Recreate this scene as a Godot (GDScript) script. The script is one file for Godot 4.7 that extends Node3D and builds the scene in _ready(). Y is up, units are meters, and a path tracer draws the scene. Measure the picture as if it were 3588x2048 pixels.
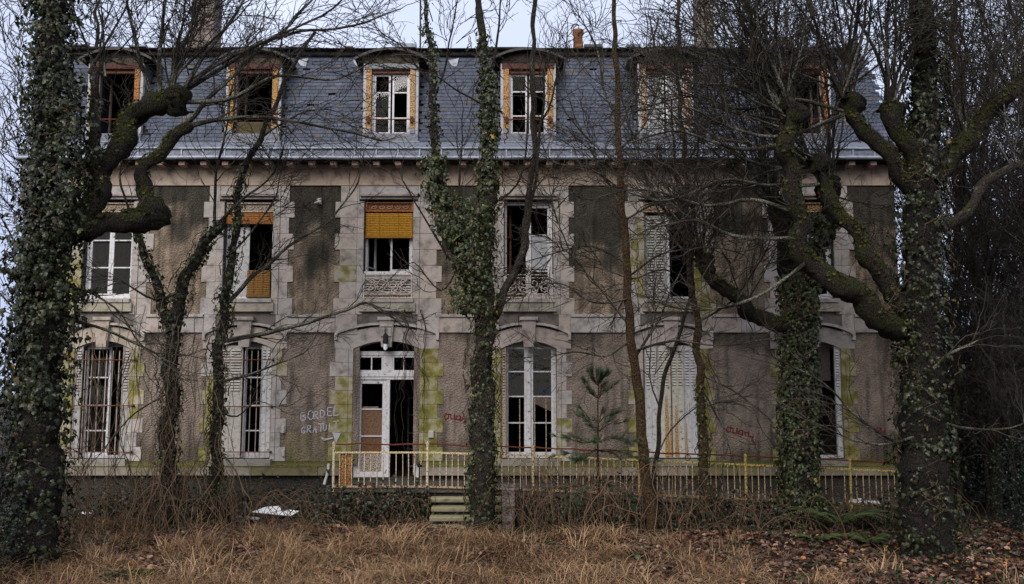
extends Node3D

var rng := RandomNumberGenerator.new()
var noise := FastNoiseLite.new()
var broad := FastNoiseLite.new()
var taken := {}
var ivy_shade := 1.0
var sprays: Array[ArrayMesh] = []
var leaf_mesh: ArrayMesh
var big_leaf_mesh: ArrayMesh
var moss_mesh: ArrayMesh
var m_stone: StandardMaterial3D
var m_algae: StandardMaterial3D
var last_algae := 0.0
var m_crepi: StandardMaterial3D
var m_slate: StandardMaterial3D
var m_zinc: StandardMaterial3D
var m_paint: StandardMaterial3D
var m_rust: StandardMaterial3D
var m_wood: StandardMaterial3D
var m_bark: StandardMaterial3D
var m_leaf: StandardMaterial3D
var m_plain: StandardMaterial3D
var m_glass: StandardMaterial3D
var m_ground: StandardMaterial3D
var m_dirty: StandardMaterial3D
var house: Node3D

const COL: Array[float] = [-9.02, -5.89, -2.76, 0.37, 3.5, 6.63]

class Shape:
	var v := PackedVector3Array()
	var n := PackedVector3Array()
	var c := PackedColorArray()
	var t := PackedInt32Array()

	func quad(a: Vector3, b: Vector3, d: Vector3, e: Vector3, col: Color) -> void:
		quad4(a, b, d, e, col, col, col, col)

	func quad4(a: Vector3, b: Vector3, d: Vector3, e: Vector3, ca: Color, cb: Color, cd: Color, ce: Color) -> void:
		var k := v.size()
		var nn := (b - a).cross(d - a)
		if nn.length_squared() < 1e-14:
			nn = (d - a).cross(e - a)
		nn = nn.normalized()
		v.append(a); v.append(b); v.append(d); v.append(e)
		n.append(nn); n.append(nn); n.append(nn); n.append(nn)
		c.append(ca); c.append(cb); c.append(cd); c.append(ce)
		t.append_array(PackedInt32Array([k, k + 2, k + 1, k, k + 3, k + 2]))

	func tri(a: Vector3, b: Vector3, d: Vector3, col: Color) -> void:
		var k := v.size()
		var nn := (b - a).cross(d - a).normalized()
		v.append(a); v.append(b); v.append(d)
		n.append(nn); n.append(nn); n.append(nn)
		c.append(col); c.append(col); c.append(col)
		t.append_array(PackedInt32Array([k, k + 2, k + 1]))

	# lo is the colour at the foot, hi at the head; with a chamfer the front (+z) edges are bevelled
	func box2(x0: float, x1: float, y0: float, y1: float, z0: float, z1: float, lo: Color, hi: Color, ch := 0.0) -> void:
		var f := z1 - ch
		var a := Vector3(x0, y0, z0)
		var A := Vector3(x0, y0, f)
		var B := Vector3(x1, y0, f)
		var D := Vector3(x1, y1, f)
		var E := Vector3(x0, y1, f)
		var b := Vector3(x1, y0, z0)
		var d := Vector3(x1, y1, z0)
		var e := Vector3(x0, y1, z0)
		if ch > 0.0:
			var P := Vector3(x0 + ch, y0 + ch, z1)
			var Q := Vector3(x1 - ch, y0 + ch, z1)
			var R := Vector3(x1 - ch, y1 - ch, z1)
			var S := Vector3(x0 + ch, y1 - ch, z1)
			quad4(P, Q, R, S, lo, lo, hi, hi)
			quad(A, B, Q, P, lo)
			quad4(B, D, R, Q, lo, hi, hi, lo)
			quad(D, E, S, R, hi)
			quad4(E, A, P, S, hi, lo, lo, hi)
		else:
			quad4(A, B, D, E, lo, lo, hi, hi)
		quad4(b, a, e, d, lo, lo, hi, hi)
		quad4(a, A, E, e, lo, lo, hi, hi)
		quad4(B, b, d, D, lo, lo, hi, hi)
		quad(E, D, d, e, hi)
		quad(a, b, B, A, lo)

	func box(x0: float, x1: float, y0: float, y1: float, z0: float, z1: float, col: Color, ch := 0.0) -> void:
		box2(x0, x1, y0, y1, z0, z1, col, col, ch)

	# a flat outline in x, y given depth in z
	func prism(poly: PackedVector2Array, z0: float, z1: float, col: Color) -> void:
		var p := poly
		if Geometry2D.is_polygon_clockwise(p):
			p = poly.duplicate()
			p.reverse()
		var idx := Geometry2D.triangulate_polygon(p)
		for i in range(0, idx.size(), 3):
			var a := p[idx[i]]
			var b := p[idx[i + 1]]
			var d := p[idx[i + 2]]
			if (b - a).cross(d - a) < 0.0:
				var s := b
				b = d
				d = s
			tri(Vector3(a.x, a.y, z1), Vector3(b.x, b.y, z1), Vector3(d.x, d.y, z1), col)
			tri(Vector3(a.x, a.y, z0), Vector3(d.x, d.y, z0), Vector3(b.x, b.y, z0), col)
		for i in p.size():
			var a := p[i]
			var b := p[(i + 1) % p.size()]
			quad(Vector3(a.x, a.y, z1), Vector3(a.x, a.y, z0), Vector3(b.x, b.y, z0), Vector3(b.x, b.y, z1), col)

	# round rod through points; pal = [colour] or [bark, moss, moss share, lichen, lichen share]
	func rod(p: PackedVector3Array, r: PackedFloat32Array, sides: int, pal: Array, ns: FastNoiseLite = null, bump := 0.0) -> void:
		var m := p.size()
		if m < 2:
			return
		var k0 := v.size()
		var fwd := (p[1] - p[0]).normalized()
		var side := fwd.cross(Vector3.UP if absf(fwd.y) < 0.9 else Vector3.RIGHT).normalized()
		for i in m:
			if i > 0:
				fwd = (p[mini(i + 1, m - 1)] - p[i - 1]).normalized()
			side = (side - fwd * side.dot(fwd)).normalized()
			var up := fwd.cross(side)
			for j in sides:
				var a := TAU * j / sides
				var d := side * cos(a) + up * sin(a)
				var rr := r[mini(i, r.size() - 1)]
				if bump > 0.0:
					rr *= 1.0 + bump * (ns.get_noise_3dv((p[i] + d * rr) * 2.6) + 0.55 * ns.get_noise_3dv((p[i] + d * rr) * 7.0) + 0.35 * ns.get_noise_3dv((p[i] + d * rr) * 19.0))
				var q := p[i] + d * rr
				v.append(q)
				n.append(d)
				var col: Color = pal[0]
				if pal.size() > 1:
					var g := ns.get_noise_3dv(q * 3.1)
					col = col.lerp(pal[1], clampf((d.y * 0.75 + g * 1.5 + pal[2] * 2.0 - 1.0) * 1.6, 0.0, 1.0))
					var l := ns.get_noise_3dv(q * 11.0 + Vector3(40, 7, 3)) * 0.5 + 0.5
					if l < pal[4]:
						col = col.lerp(pal[3], 0.75)
					else:
						col = col * (0.7 + 0.6 * l)
				c.append(Color(col.r, col.g, col.b))
		for i in m - 1:
			for j in sides:
				var a := k0 + i * sides + j
				var b := k0 + i * sides + (j + 1) % sides
				t.append_array(PackedInt32Array([a, a + sides, b, b, a + sides, b + sides]))
		if sides > 4:
			for e in 2:
				var k := v.size()
				var i := 0 if e == 0 else m - 1
				v.append(p[i]); n.append((p[0] - p[1]).normalized() if e == 0 else fwd); c.append(c[k0 + i * sides])
				for j in sides:
					var a := k0 + i * sides + j
					var b := k0 + i * sides + (j + 1) % sides
					t.append_array(PackedInt32Array([k, b, a] if e == 1 else [k, a, b]))

	func bar(a: Vector3, b: Vector3, r: float, col: Color, sides := 6) -> void:
		rod(PackedVector3Array([a, b]), PackedFloat32Array([r, r]), sides, [col])

	func made() -> ArrayMesh:
		var arr := []
		arr.resize(Mesh.ARRAY_MAX)
		arr[Mesh.ARRAY_VERTEX] = v
		arr[Mesh.ARRAY_NORMAL] = n
		arr[Mesh.ARRAY_COLOR] = c
		arr[Mesh.ARRAY_INDEX] = t
		var m := ArrayMesh.new()
		m.add_surface_from_arrays(Mesh.PRIMITIVE_TRIANGLES, arr)
		return m


func numbered(called: String, under: Node) -> String:
	var key := str(under.get_instance_id()) + called
	var k: int = taken.get(key, 0)
	taken[key] = k + 1
	return called if k == 0 else "%s_%03d" % [called, k]


func thing(called: String, label: String, category: String, group := "", at := Vector3.ZERO) -> Node3D:
	var o := Node3D.new()
	o.name = numbered(called, self)
	o.position = at
	add_child(o, true)
	tag(o, label, category, group)
	return o


func tag(o: Node3D, label: String, category: String, group := "") -> void:
	o.set_meta("label", label)
	o.set_meta("category", category)
	if group:
		o.set_meta("group", group)


func holder(called: String, under: Node3D, at := Vector3.ZERO) -> Node3D:
	var o := Node3D.new()
	o.name = numbered(called, under)
	o.position = at
	under.add_child(o, true)
	return o


func put(called: String, what, mat: Material, under: Node3D, label := "") -> MeshInstance3D:
	var o := MeshInstance3D.new()
	o.name = numbered(called, under)
	o.mesh = what.made() if what is Shape else what
	o.material_override = mat
	if label:
		o.set_meta("label", label)
	under.add_child(o, true)
	return o


func scatter(called: String, mesh: Mesh, where: Array[Transform3D], tint: PackedColorArray, mat: Material, under: Node) -> MultiMeshInstance3D:
	var mm := MultiMesh.new()
	mm.transform_format = MultiMesh.TRANSFORM_3D
	mm.use_colors = true
	mm.mesh = mesh
	mm.instance_count = where.size()
	for i in where.size():
		mm.set_instance_transform(i, where[i])
		mm.set_instance_color(i, tint[i])
	var o := MultiMeshInstance3D.new()
	o.name = numbered(called, under)
	o.multimesh = mm
	o.material_override = mat
	o.set_meta("kind", "stuff")
	under.add_child(o, true)
	return o


func vary(c: Color, by: float) -> Color:
	var k := 1.0 + rng.randf_range(-by, by)
	return Color(c.r * k * (1.0 + rng.randf_range(-by, by) * 0.25), c.g * k, c.b * k * (1.0 + rng.randf_range(-by, by) * 0.25))


# ---------------------------------------------------------------- materials
func ramp(stops: Array) -> Gradient:
	var g := Gradient.new()
	var off := PackedFloat32Array()
	var cols := PackedColorArray()
	for s in stops:
		off.append(s[0])
		var k: Color = s[1]
		cols.append(k)
	g.offsets = off
	g.colors = cols
	return g


func noise_map(kind: int, freq: float, octaves: int, stops: Array, sd: int, normal := 0.0) -> NoiseTexture2D:
	var f := FastNoiseLite.new()
	f.noise_type = kind
	f.seed = sd
	f.frequency = freq
	f.fractal_octaves = octaves
	f.fractal_gain = 0.6
	var x := NoiseTexture2D.new()
	x.width = 512
	x.height = 512
	x.seamless = true
	x.noise = f
	if normal > 0.0:
		x.as_normal_map = true
		x.bump_strength = normal
	else:
		x.color_ramp = ramp(stops)
	return x


func grey(v: float) -> Color:
	return Color(v, v, v)


func surface(rough: float, tex: Texture2D, scale: float, bump: Texture2D = null, depth := 1.0) -> StandardMaterial3D:
	var m := StandardMaterial3D.new()
	m.vertex_color_use_as_albedo = true
	m.roughness = rough
	m.metallic_specular = 0.35
	m.albedo_texture = tex
	m.uv1_triplanar = true
	m.uv1_world_triplanar = true
	m.uv1_scale = Vector3(scale, scale, scale)
	if bump:
		m.normal_enabled = true
		m.normal_texture = bump
		m.normal_scale = depth
	return m


func make_materials() -> void:
	var S := FastNoiseLite.TYPE_SIMPLEX_SMOOTH
	var fine := noise_map(S, 0.03, 5, [], 3, 6.0)
	var coarse := noise_map(S, 0.05, 3, [], 4, 14.0)
	m_stone = surface(0.92, noise_map(S, 0.012, 6, [[0.0, grey(0.62)], [0.28, grey(0.84)], [0.5, grey(0.97)], [0.8, grey(1.0)], [1.0, Color(0.86, 0.88, 0.78)]], 11), 0.4, fine, 0.4)
	m_algae = surface(0.95, noise_map(S, 0.013, 7, [[0.0, Color(0.6, 0.6, 0.38)], [0.3, Color(0.74, 0.74, 0.46)], [0.5, Color(0.86, 0.855, 0.66)], [0.68, Color(0.97, 0.965, 0.92)], [1.0, grey(0.95)]], 31), 0.4, fine, 0.4)
	m_crepi = surface(0.97, noise_map(S, 0.085, 4, [[0.0, grey(0.7)], [0.36, grey(0.84)], [0.52, grey(0.94)], [0.66, grey(0.98)], [1.0, Color(1.0, 0.99, 0.97)]], 12), 0.62, coarse, 0.8)
	m_crepi.uv1_scale = Vector3(0.5, 0.8, 0.5)
	m_slate = surface(0.55, noise_map(S, 0.02, 5, [[0.0, grey(0.6)], [0.5, grey(0.9)], [1.0, grey(1.0)]], 13), 1.0, fine, 0.3)
	m_zinc = surface(0.5, noise_map(S, 0.02, 5, [[0.0, grey(0.6)], [0.45, grey(0.88)], [1.0, grey(1.0)]], 14), 0.8, fine, 0.2)
	m_zinc.metallic = 0.25
	m_paint = surface(0.6, noise_map(S, 0.028, 6, [[0.0, Color(0.38, 0.27, 0.18)], [0.14, Color(0.55, 0.46, 0.38)], [0.21, Color(0.88, 0.86, 0.84)], [0.5, grey(0.97)], [1.0, grey(1.0)]], 15), 0.6, fine, 0.3)
	m_rust = surface(0.85, noise_map(S, 0.03, 6, [[0.0, Color(0.30, 0.13, 0.08)], [0.32, Color(0.62, 0.38, 0.24)], [0.46, Color(0.95, 0.9, 0.82)], [1.0, grey(1.0)]], 16), 1.6, fine, 0.5)
	m_wood = surface(0.75, noise_map(S, 0.03, 5, [[0.0, grey(0.55)], [0.5, grey(0.9)], [1.0, grey(1.0)]], 17), 1.2, fine, 0.4)
	m_bark = surface(0.95, noise_map(S, 0.05, 5, [[0.0, grey(0.2)], [0.42, grey(0.62)], [0.6, grey(1.0)], [1.0, grey(1.0)]], 18), 1.1, coarse, 2.0)
	m_bark.uv1_scale = Vector3(1.6, 0.6, 1.6)
	m_leaf = StandardMaterial3D.new()
	m_leaf.vertex_color_use_as_albedo = true
	m_leaf.roughness = 0.38
	m_leaf.metallic_specular = 0.4
	m_plain = StandardMaterial3D.new()
	m_plain.vertex_color_use_as_albedo = true
	m_plain.roughness = 0.9
	m_plain.metallic_specular = 0.25
	m_glass = StandardMaterial3D.new()
	m_glass.transparency = BaseMaterial3D.TRANSPARENCY_ALPHA
	m_glass.albedo_color = Color(0.3, 0.33, 0.35, 0.05)
	m_glass.roughness = 0.02
	m_glass.metallic_specular = 0.5
	m_ground = surface(1.0, noise_map(S, 0.03, 6, [[0.0, Color(0.08, 0.06, 0.05)], [0.4, Color(0.19, 0.145, 0.11)], [0.6, Color(0.27, 0.2, 0.15)], [1.0, Color(0.2, 0.2, 0.12)]], 19), 0.45, coarse, 1.0)
	m_dirty = surface(0.95, noise_map(S, 0.015, 6, [[0.0, grey(0.4)], [0.5, grey(0.85)], [1.0, grey(1.0)]], 20), 0.5, coarse, 0.7)


# ---------------------------------------------------------------- plants
func spline(pts: Array, step: float) -> PackedVector3Array:
	var out := PackedVector3Array()
	var m := pts.size()
	for i in m - 1:
		var a: Vector3 = pts[maxi(i - 1, 0)]
		var b: Vector3 = pts[i]
		var d: Vector3 = pts[i + 1]
		var e: Vector3 = pts[mini(i + 2, m - 1)]
		var k := maxi(1, int(ceil(b.distance_to(d) / step)))
		for j in k:
			out.append(b.cubic_interpolate(d, a, e, float(j) / k))
	var last: Vector3 = pts[m - 1]
	out.append(last)
	return out


func vecs(flat: Array) -> Array:
	var out := []
	for i in range(0, flat.size(), 3):
		out.append(Vector3(flat[i], flat[i + 1], flat[i + 2]))
	return out


func taper(m: int, r0: float, r1: float, pw := 1.0) -> PackedFloat32Array:
	var out := PackedFloat32Array()
	for i in m:
		out.append(lerpf(r0, r1, pow(float(i) / maxi(m - 1, 1), pw)))
	return out


func wobble(p: PackedVector3Array, amount: float, freq: float) -> PackedVector3Array:
	for i in range(1, p.size()):
		var q := p[i] * freq
		var k := minf(1.0, i / 3.0)
		p[i] += Vector3(noise.get_noise_3dv(q), noise.get_noise_3dv(q + Vector3(31, 0, 0)) * 0.6, noise.get_noise_3dv(q + Vector3(0, 57, 0))) * amount * k
	return p


func off_axis(dir: Vector3, angle: float) -> Vector3:
	var side := dir.cross(Vector3(rng.randf_range(-1, 1), rng.randf_range(-1, 1), rng.randf_range(-1, 1))).normalized()
	if side.length_squared() < 0.5:
		side = Vector3.RIGHT
	return dir.rotated(side, angle)


class Growth:
	var wood := Shape.new()
	var twigs: Array[Array] = [[], [], [], [], [], []]
	var tint: Array[PackedColorArray] = [PackedColorArray(), PackedColorArray(), PackedColorArray(), PackedColorArray(), PackedColorArray(), PackedColorArray()]
	var pal: Array
	var up := 0.06
	var spread := 0.75
	var dense := 0.6
	var twig := 0.7
	var twig_scale := 1.0
	var wander := 0.16


func spray_at(g: Growth, p: Vector3, dir: Vector3, size: float) -> void:
	var k := rng.randi() % 6
	var y := dir.normalized()
	var x := y.cross(Vector3(rng.randf_range(-1, 1), rng.randf_range(-1, 1), rng.randf_range(-1, 1))).normalized()
	var z := x.cross(y)
	g.twigs[k].append(Transform3D(Basis(x * size, y * size, z * size), p))
	g.tint[k].append(vary(Color(1, 1, 1), 0.45))


# one branch, its side branches and the twig sprays on them
func grow(g: Growth, p0: Vector3, dir: Vector3, length: float, r: float, gen: int) -> void:
	var k := maxi(2, int(length / 0.24))
	var seg := length / k
	var p := PackedVector3Array([p0])
	var dirs := PackedVector3Array([dir])
	var d := dir.normalized()
	for i in k:
		d = (d + Vector3(rng.randf_range(-1, 1), rng.randf_range(-1, 1), rng.randf_range(-1, 1)) * g.wander + Vector3.UP * g.up).normalized()
		p.append(p[i] + d * seg)
		dirs.append(d)
	var rad := taper(k + 1, r, r * 0.35)
	g.wood.rod(p, rad, 5 if r > 0.02 else (4 if r > 0.009 else 3), g.pal, noise)
	side_growth(g, p, rad, gen, length)


func side_growth(g: Growth, p: PackedVector3Array, rad: PackedFloat32Array, gen: int, length: float, from := 1) -> void:
	var m := p.size()
	for i in range(from, m):
		var d := (p[i] - p[i - 1]).normalized()
		var left := 1.0 - 0.55 * float(i) / m
		if gen > 0 and rng.randf() < g.dense:
			grow(g, p[i], off_axis(d, rng.randf_range(0.55, 1.15) * g.spread), maxf(0.3, length * rng.randf_range(0.25, 0.55) * left), rad[i] * rng.randf_range(0.4, 0.65), gen - 1)
		if rng.randf() < g.twig * 0.62 and rad[i] < 0.035:
			spray_at(g, p[i], off_axis(d, rng.randf_range(0.4, 1.1) * g.spread), g.twig_scale * rng.randf_range(0.55, 1.2))
	spray_at(g, p[m - 1], p[m - 1] - p[m - 2], g.twig_scale)


func make_sprays() -> void:
	for k in 6:
		var sh := Shape.new()
		var pal := [Color(1, 1, 1), Color(1, 1, 1), 0.0, Color(5.2, 5.2, 4.4), 0.4]
		var p := PackedVector3Array([Vector3.ZERO])
		var d := Vector3.UP
		for i in 6:
			d = (d + Vector3(rng.randf_range(-1, 1), rng.randf_range(-0.4, 0.5), rng.randf_range(-1, 1)) * 0.34).normalized()
			p.append(p[i] + d * 0.13)
			if i > 0 and rng.randf() < 0.75:
				var sd := off_axis(d, rng.randf_range(0.6, 1.15))
				var q := PackedVector3Array([p[i + 1]])
				for j in 4:
					sd = (sd + Vector3(rng.randf_range(-1, 1), rng.randf_range(-0.4, 0.8), rng.randf_range(-1, 1)) * 0.4).normalized()
					q.append(q[j] + sd * rng.randf_range(0.05, 0.11))
				sh.rod(q, taper(5, 0.0062, 0.0034), 3, pal, noise)
				if rng.randf() < 0.5:
					sh.rod(PackedVector3Array([q[2], q[2] + off_axis(sd, 0.9) * 0.1]), PackedFloat32Array([0.0045, 0.003]), 3, pal, noise)
		sh.rod(p, taper(7, 0.0095, 0.004), 3, pal, noise)
		sprays.append(sh.made())


func finish_growth(g: Growth, under: Node3D, tone: Color) -> void:
	if g.wood.v.size() > 0:
		put("branches", g.wood, m_bark, under).set_meta("kind", "stuff")
	for s in 6:
		if g.twigs[s].is_empty():
			continue
		var w: Array[Transform3D] = []
		w.assign(g.twigs[s])
		var col := PackedColorArray()
		for q in g.tint[s]:
			col.append(Color(tone.r * q.r, tone.g * q.g, tone.b * q.b))
		scatter("twigs", sprays[s], w, col, m_plain, under)


func make_leaf_meshes() -> void:
	# ivy leaf: five lobes, folded along the middle, about one unit long, hanging down -y from its stalk and facing +z
	var sh := Shape.new()
	var rim := [Vector3(0, 0.05, 0), Vector3(-0.3, 0.12, 0.0), Vector3(-0.52, -0.18, -0.08), Vector3(-0.26, -0.36, 0.02), Vector3(-0.3, -0.66, -0.05), Vector3(0, -1.0, -0.1), Vector3(0.3, -0.66, -0.05), Vector3(0.26, -0.36, 0.02), Vector3(0.52, -0.18, -0.08), Vector3(0.3, 0.12, 0.0)]
	for i in rim.size():
		sh.tri(Vector3(0, -0.3, 0.1), rim[i], rim[(i + 1) % rim.size()], Color(1, 1, 1))
	leaf_mesh = sh.made()
	# fallen leaf: an oval curled up at its edges, lying in x and z
	sh = Shape.new()
	var ring := PackedVector3Array()
	for i in 8:
		var a := TAU * i / 8
		ring.append(Vector3(cos(a) * 0.5, 0.16 * absf(sin(a)) + 0.05 * sin(a * 3.0), sin(a) * 0.34))
	for i in 8:
		sh.tri(Vector3(0.03, 0.0, 0), ring[(i + 1) % 8], ring[i], Color(1, 1, 1))
	big_leaf_mesh = sh.made()
	# tuft of moss
	sh = Shape.new()
	for i in 6:
		var a := i * 1.05
		var d := Vector3(cos(a), 0.7, sin(a))
		var e := Vector3(-sin(a), 0, cos(a)) * 0.3
		sh.tri(-e, e, d, Color(1, 1, 1))
	moss_mesh = sh.made()


func ivy_tint() -> Color:
	var u := rng.randf()
	if u < 0.006:
		return Color(0.34, 0.2, 0.03)
	if u < 0.06:
		return vary(Color(0.09, 0.055, 0.03), 0.3)
	if u < 0.35:
		return vary(Color(0.062, 0.078, 0.024), 0.4)
	return vary(Color(0.031, 0.041, 0.016), 0.45)


# ivy over a stem: leaves stand off the bark and lie over one another like shingles
func ivy(p: PackedVector3Array, r0: float, r1: float, count: int, thick: float, size: float, where: Array[Transform3D], tint: PackedColorArray) -> void:
	var m := p.size()
	for i in int(count * 1.55):
		var f := rng.randf() * (m - 1.001)
		var k := int(f)
		var q := p[k].lerp(p[k + 1], f - k)
		var r := lerpf(r0, r1, f / (m - 1))
		var along := (p[k + 1] - p[k]).normalized()
		var out := off_axis(along, PI / 2)
		var clump := 0.5 + 0.9 * noise.get_noise_3dv(q * 1.7 + out * 2.0)
		if rng.randf() > clump + 0.35:
			continue
		var z := (out + Vector3(rng.randf_range(-0.9, 0.9), rng.randf_range(-0.4, 0.9), rng.randf_range(-0.9, 0.9))).normalized()
		var y := (Vector3.UP - z * z.y + Vector3(rng.randf_range(-0.7, 0.7), 0, rng.randf_range(-0.7, 0.7))).normalized()
		var x := y.cross(z).normalized()
		y = z.cross(x)
		var s := size * (0.35 + 0.95 * pow(rng.randf(), 1.3))
		where.append(Transform3D(Basis(x * s, y * s, z * s), q + out * (r + rng.randf() * thick * clampf(clump + 0.3, 0.2, 1.4))))
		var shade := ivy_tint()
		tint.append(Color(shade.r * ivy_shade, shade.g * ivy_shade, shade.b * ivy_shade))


func vine(p: PackedVector3Array, r: float, count: int, sh: Shape, pal: Array) -> void:
	# creeper stems and hanging strands over a trunk
	for i in count:
		var k := rng.randi() % maxi(1, p.size() - 6)
		var a := rng.randf() * TAU
		var q := PackedVector3Array()
		var n := mini(p.size() - k, rng.randi_range(5, 16))
		for j in n:
			a += rng.randf_range(-0.3, 0.3)
			q.append(p[k + j] + Vector3(cos(a), rng.randf_range(-0.03, 0.03), sin(a)) * (r + rng.randf_range(0.0, 0.07)))
		sh.rod(q, taper(n, 0.011, 0.006), 4, pal, noise)


# ---------------------------------------------------------------- the house
const PINK := Color(0.46, 0.395, 0.36)
const GREY := Color(0.42, 0.395, 0.385)
const ALGAE := Color(0.205, 0.19, 0.065)
const DARK := Color(0.055, 0.052, 0.05)
const WHITE := Color(0.72, 0.72, 0.76)
const RUSTY := Color(0.16, 0.055, 0.03)
const TERRACE_END := 8.2


func stone_tint(x: float, y: float) -> Color:
	var c := PINK.lerp(GREY, clampf(0.5 + broad.get_noise_2d(x * 16.0, y * 22.0) * 1.0 + (0.3 if y < 4.0 else 0.0), 0.0, 1.0))
	var a := broad.get_noise_2d(x * 2.0 + 30.0, y * 1.5) + 0.12
	if y < 4.0:
		a += clampf((3.6 - y) * 0.12, 0.0, 0.4) * (1.0 if x > -5.0 else 0.3)
		if absf(x + 1.7) < 0.45:
			a += 0.85 * clampf(1.2 - absf(y - 2.3) * 0.7, 0.0, 1.0) + broad.get_noise_2d(x * 30.0, y * 20.0) * 0.4
		if x > 6.8:
			a += 0.7 + broad.get_noise_2d(x * 20.0, y * 20.0) * 0.4
		if absf(x - 1.2) < 0.3 or absf(x - 4.4) < 0.3 or absf(x - 2.6) < 0.2:
			a += 0.4 + broad.get_noise_2d(x * 30.0, y * 20.0) * 0.4
		if absf(x + 3.75) < 0.3 and y < 2.9:
			a += 0.45
	else:
		a -= 0.5
	last_algae = clampf(a * 1.5, 0.0, 0.85)
	c = c.lerp(ALGAE * 1.25, last_algae * 0.62)
	return vary(c, 0.09)


func stone(called: String, x0: float, x1: float, y0: float, y1: float, z0: float, z1: float, tint: Color, ch := 0.005) -> void:
	var s := Shape.new()
	var g := 0.002
	s.box2(x0 + g, x1 - g, y0 + g, y1 - g, z0, z1 + rng.randf_range(-0.002, 0.002), vary(tint, 0.05), tint, ch)
	put(called, s, m_stone, house)


func build_shell() -> void:
	# walls with their openings, floors and partitions inside
	var s := Shape.new()
	var inner := Color(0.085, 0.077, 0.07)
	var x0 := -10.9
	var rows := [[0.0, 0.74, 0], [0.74, 1.15, 1], [1.15, 3.76, 2], [3.76, 4.65, 0], [4.65, 6.9, 3], [6.9, 8.0, 0]]
	for row in rows:
		var from := x0
		for k in 7:
			var hw := 0.0
			if k < 6:
				if row[2] == 1:
					hw = 0.73 if k == 2 else 0.0
				elif row[2] == 2:
					hw = 0.73 if k == 2 else 0.61
				elif row[2] == 3:
					hw = 0.54
			if row[2] == 0 and k < 6 or row[2] == 1 and k != 2 and k < 6:
				continue
			var to: float = 8.6 if k == 6 else COL[k] - hw
			s.box(from, to, row[0], row[1], -0.45, -0.014, inner)
			if k < 6:
				from = COL[k] + hw
	put("front_wall", s, m_dirty, house)
	s = Shape.new()
	s.box(-10.9, -10.5, 0.0, 8.0, -9.0, -0.45, PINK)
	s.box(8.2, 8.6, 0.0, 8.0, -9.0, -0.45, PINK)
	s.box(-10.5, 8.2, 0.0, 8.0, -9.0, -8.6, PINK)
	put("side_wall", s, m_stone, house)
	s = Shape.new()
	for y in [0.5, 4.1, 7.75]:
		s.box(-10.5, 8.2, y, y + 0.2, -8.6, -0.45, Color(0.07, 0.055, 0.04))
	for x in [-7.45, -4.3, -1.2, 1.9, 5.05]:
		s.box(x, x + 0.12, 0.7, 10.5, -5.2, -0.75, inner)
	s.box(-10.5, 8.2, 0.7, 10.6, -5.4, -5.2, inner)
	put("room_wall", s, m_dirty, house)


func build_panels() -> void:
	# roughcast fields between the quoins
	for storey in 2:
		for k in 7:
			var a := -10.9 if k == 0 else COL[k - 1] + 0.6
			var b := 8.6 if k == 6 else COL[k] - 0.6
			var y0 := 1.05 if storey == 0 else 4.28
			var y1 := 3.93 if storey == 0 else 7.22
			var s := Shape.new()
			var nx := 36
			var ny := 36
			var grid := []
			for j in ny + 1:
				for i in nx + 1:
					var x := lerpf(a, b, float(i) / nx)
					var y := lerpf(y0, y1, float(j) / ny)
					var q := broad.get_noise_2d(x * 9.0, y * 9.0)
					var q2 := broad.get_noise_2d(x * 30.0, y * 22.0)
					var c := Color(0.33, 0.265, 0.225)
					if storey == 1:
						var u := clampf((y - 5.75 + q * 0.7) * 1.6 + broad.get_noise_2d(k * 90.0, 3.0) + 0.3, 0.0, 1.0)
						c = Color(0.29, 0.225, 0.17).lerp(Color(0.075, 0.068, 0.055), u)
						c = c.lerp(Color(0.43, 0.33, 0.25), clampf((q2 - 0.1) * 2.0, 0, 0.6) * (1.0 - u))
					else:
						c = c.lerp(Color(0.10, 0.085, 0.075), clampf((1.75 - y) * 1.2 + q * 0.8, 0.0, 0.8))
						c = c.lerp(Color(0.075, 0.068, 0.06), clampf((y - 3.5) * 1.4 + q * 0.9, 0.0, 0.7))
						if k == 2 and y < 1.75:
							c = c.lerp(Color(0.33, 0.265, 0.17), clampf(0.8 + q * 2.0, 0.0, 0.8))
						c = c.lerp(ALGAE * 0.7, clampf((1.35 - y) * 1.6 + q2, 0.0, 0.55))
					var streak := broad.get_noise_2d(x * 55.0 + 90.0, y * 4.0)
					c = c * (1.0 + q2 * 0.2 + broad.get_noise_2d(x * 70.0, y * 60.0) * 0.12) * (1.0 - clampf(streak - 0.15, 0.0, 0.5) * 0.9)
					grid.append([Vector3(x, y, 0.0), Color(c.r, c.g, c.b)])
			for j in ny:
				for i in nx:
					var u := j * (nx + 1) + i
					var A: Array = grid[u]
					var B: Array = grid[u + 1]
					var D: Array = grid[u + nx + 2]
					var E: Array = grid[u + nx + 1]
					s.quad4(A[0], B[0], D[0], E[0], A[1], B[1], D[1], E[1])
			put("roughcast_panel", s, m_crepi, house)


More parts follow.
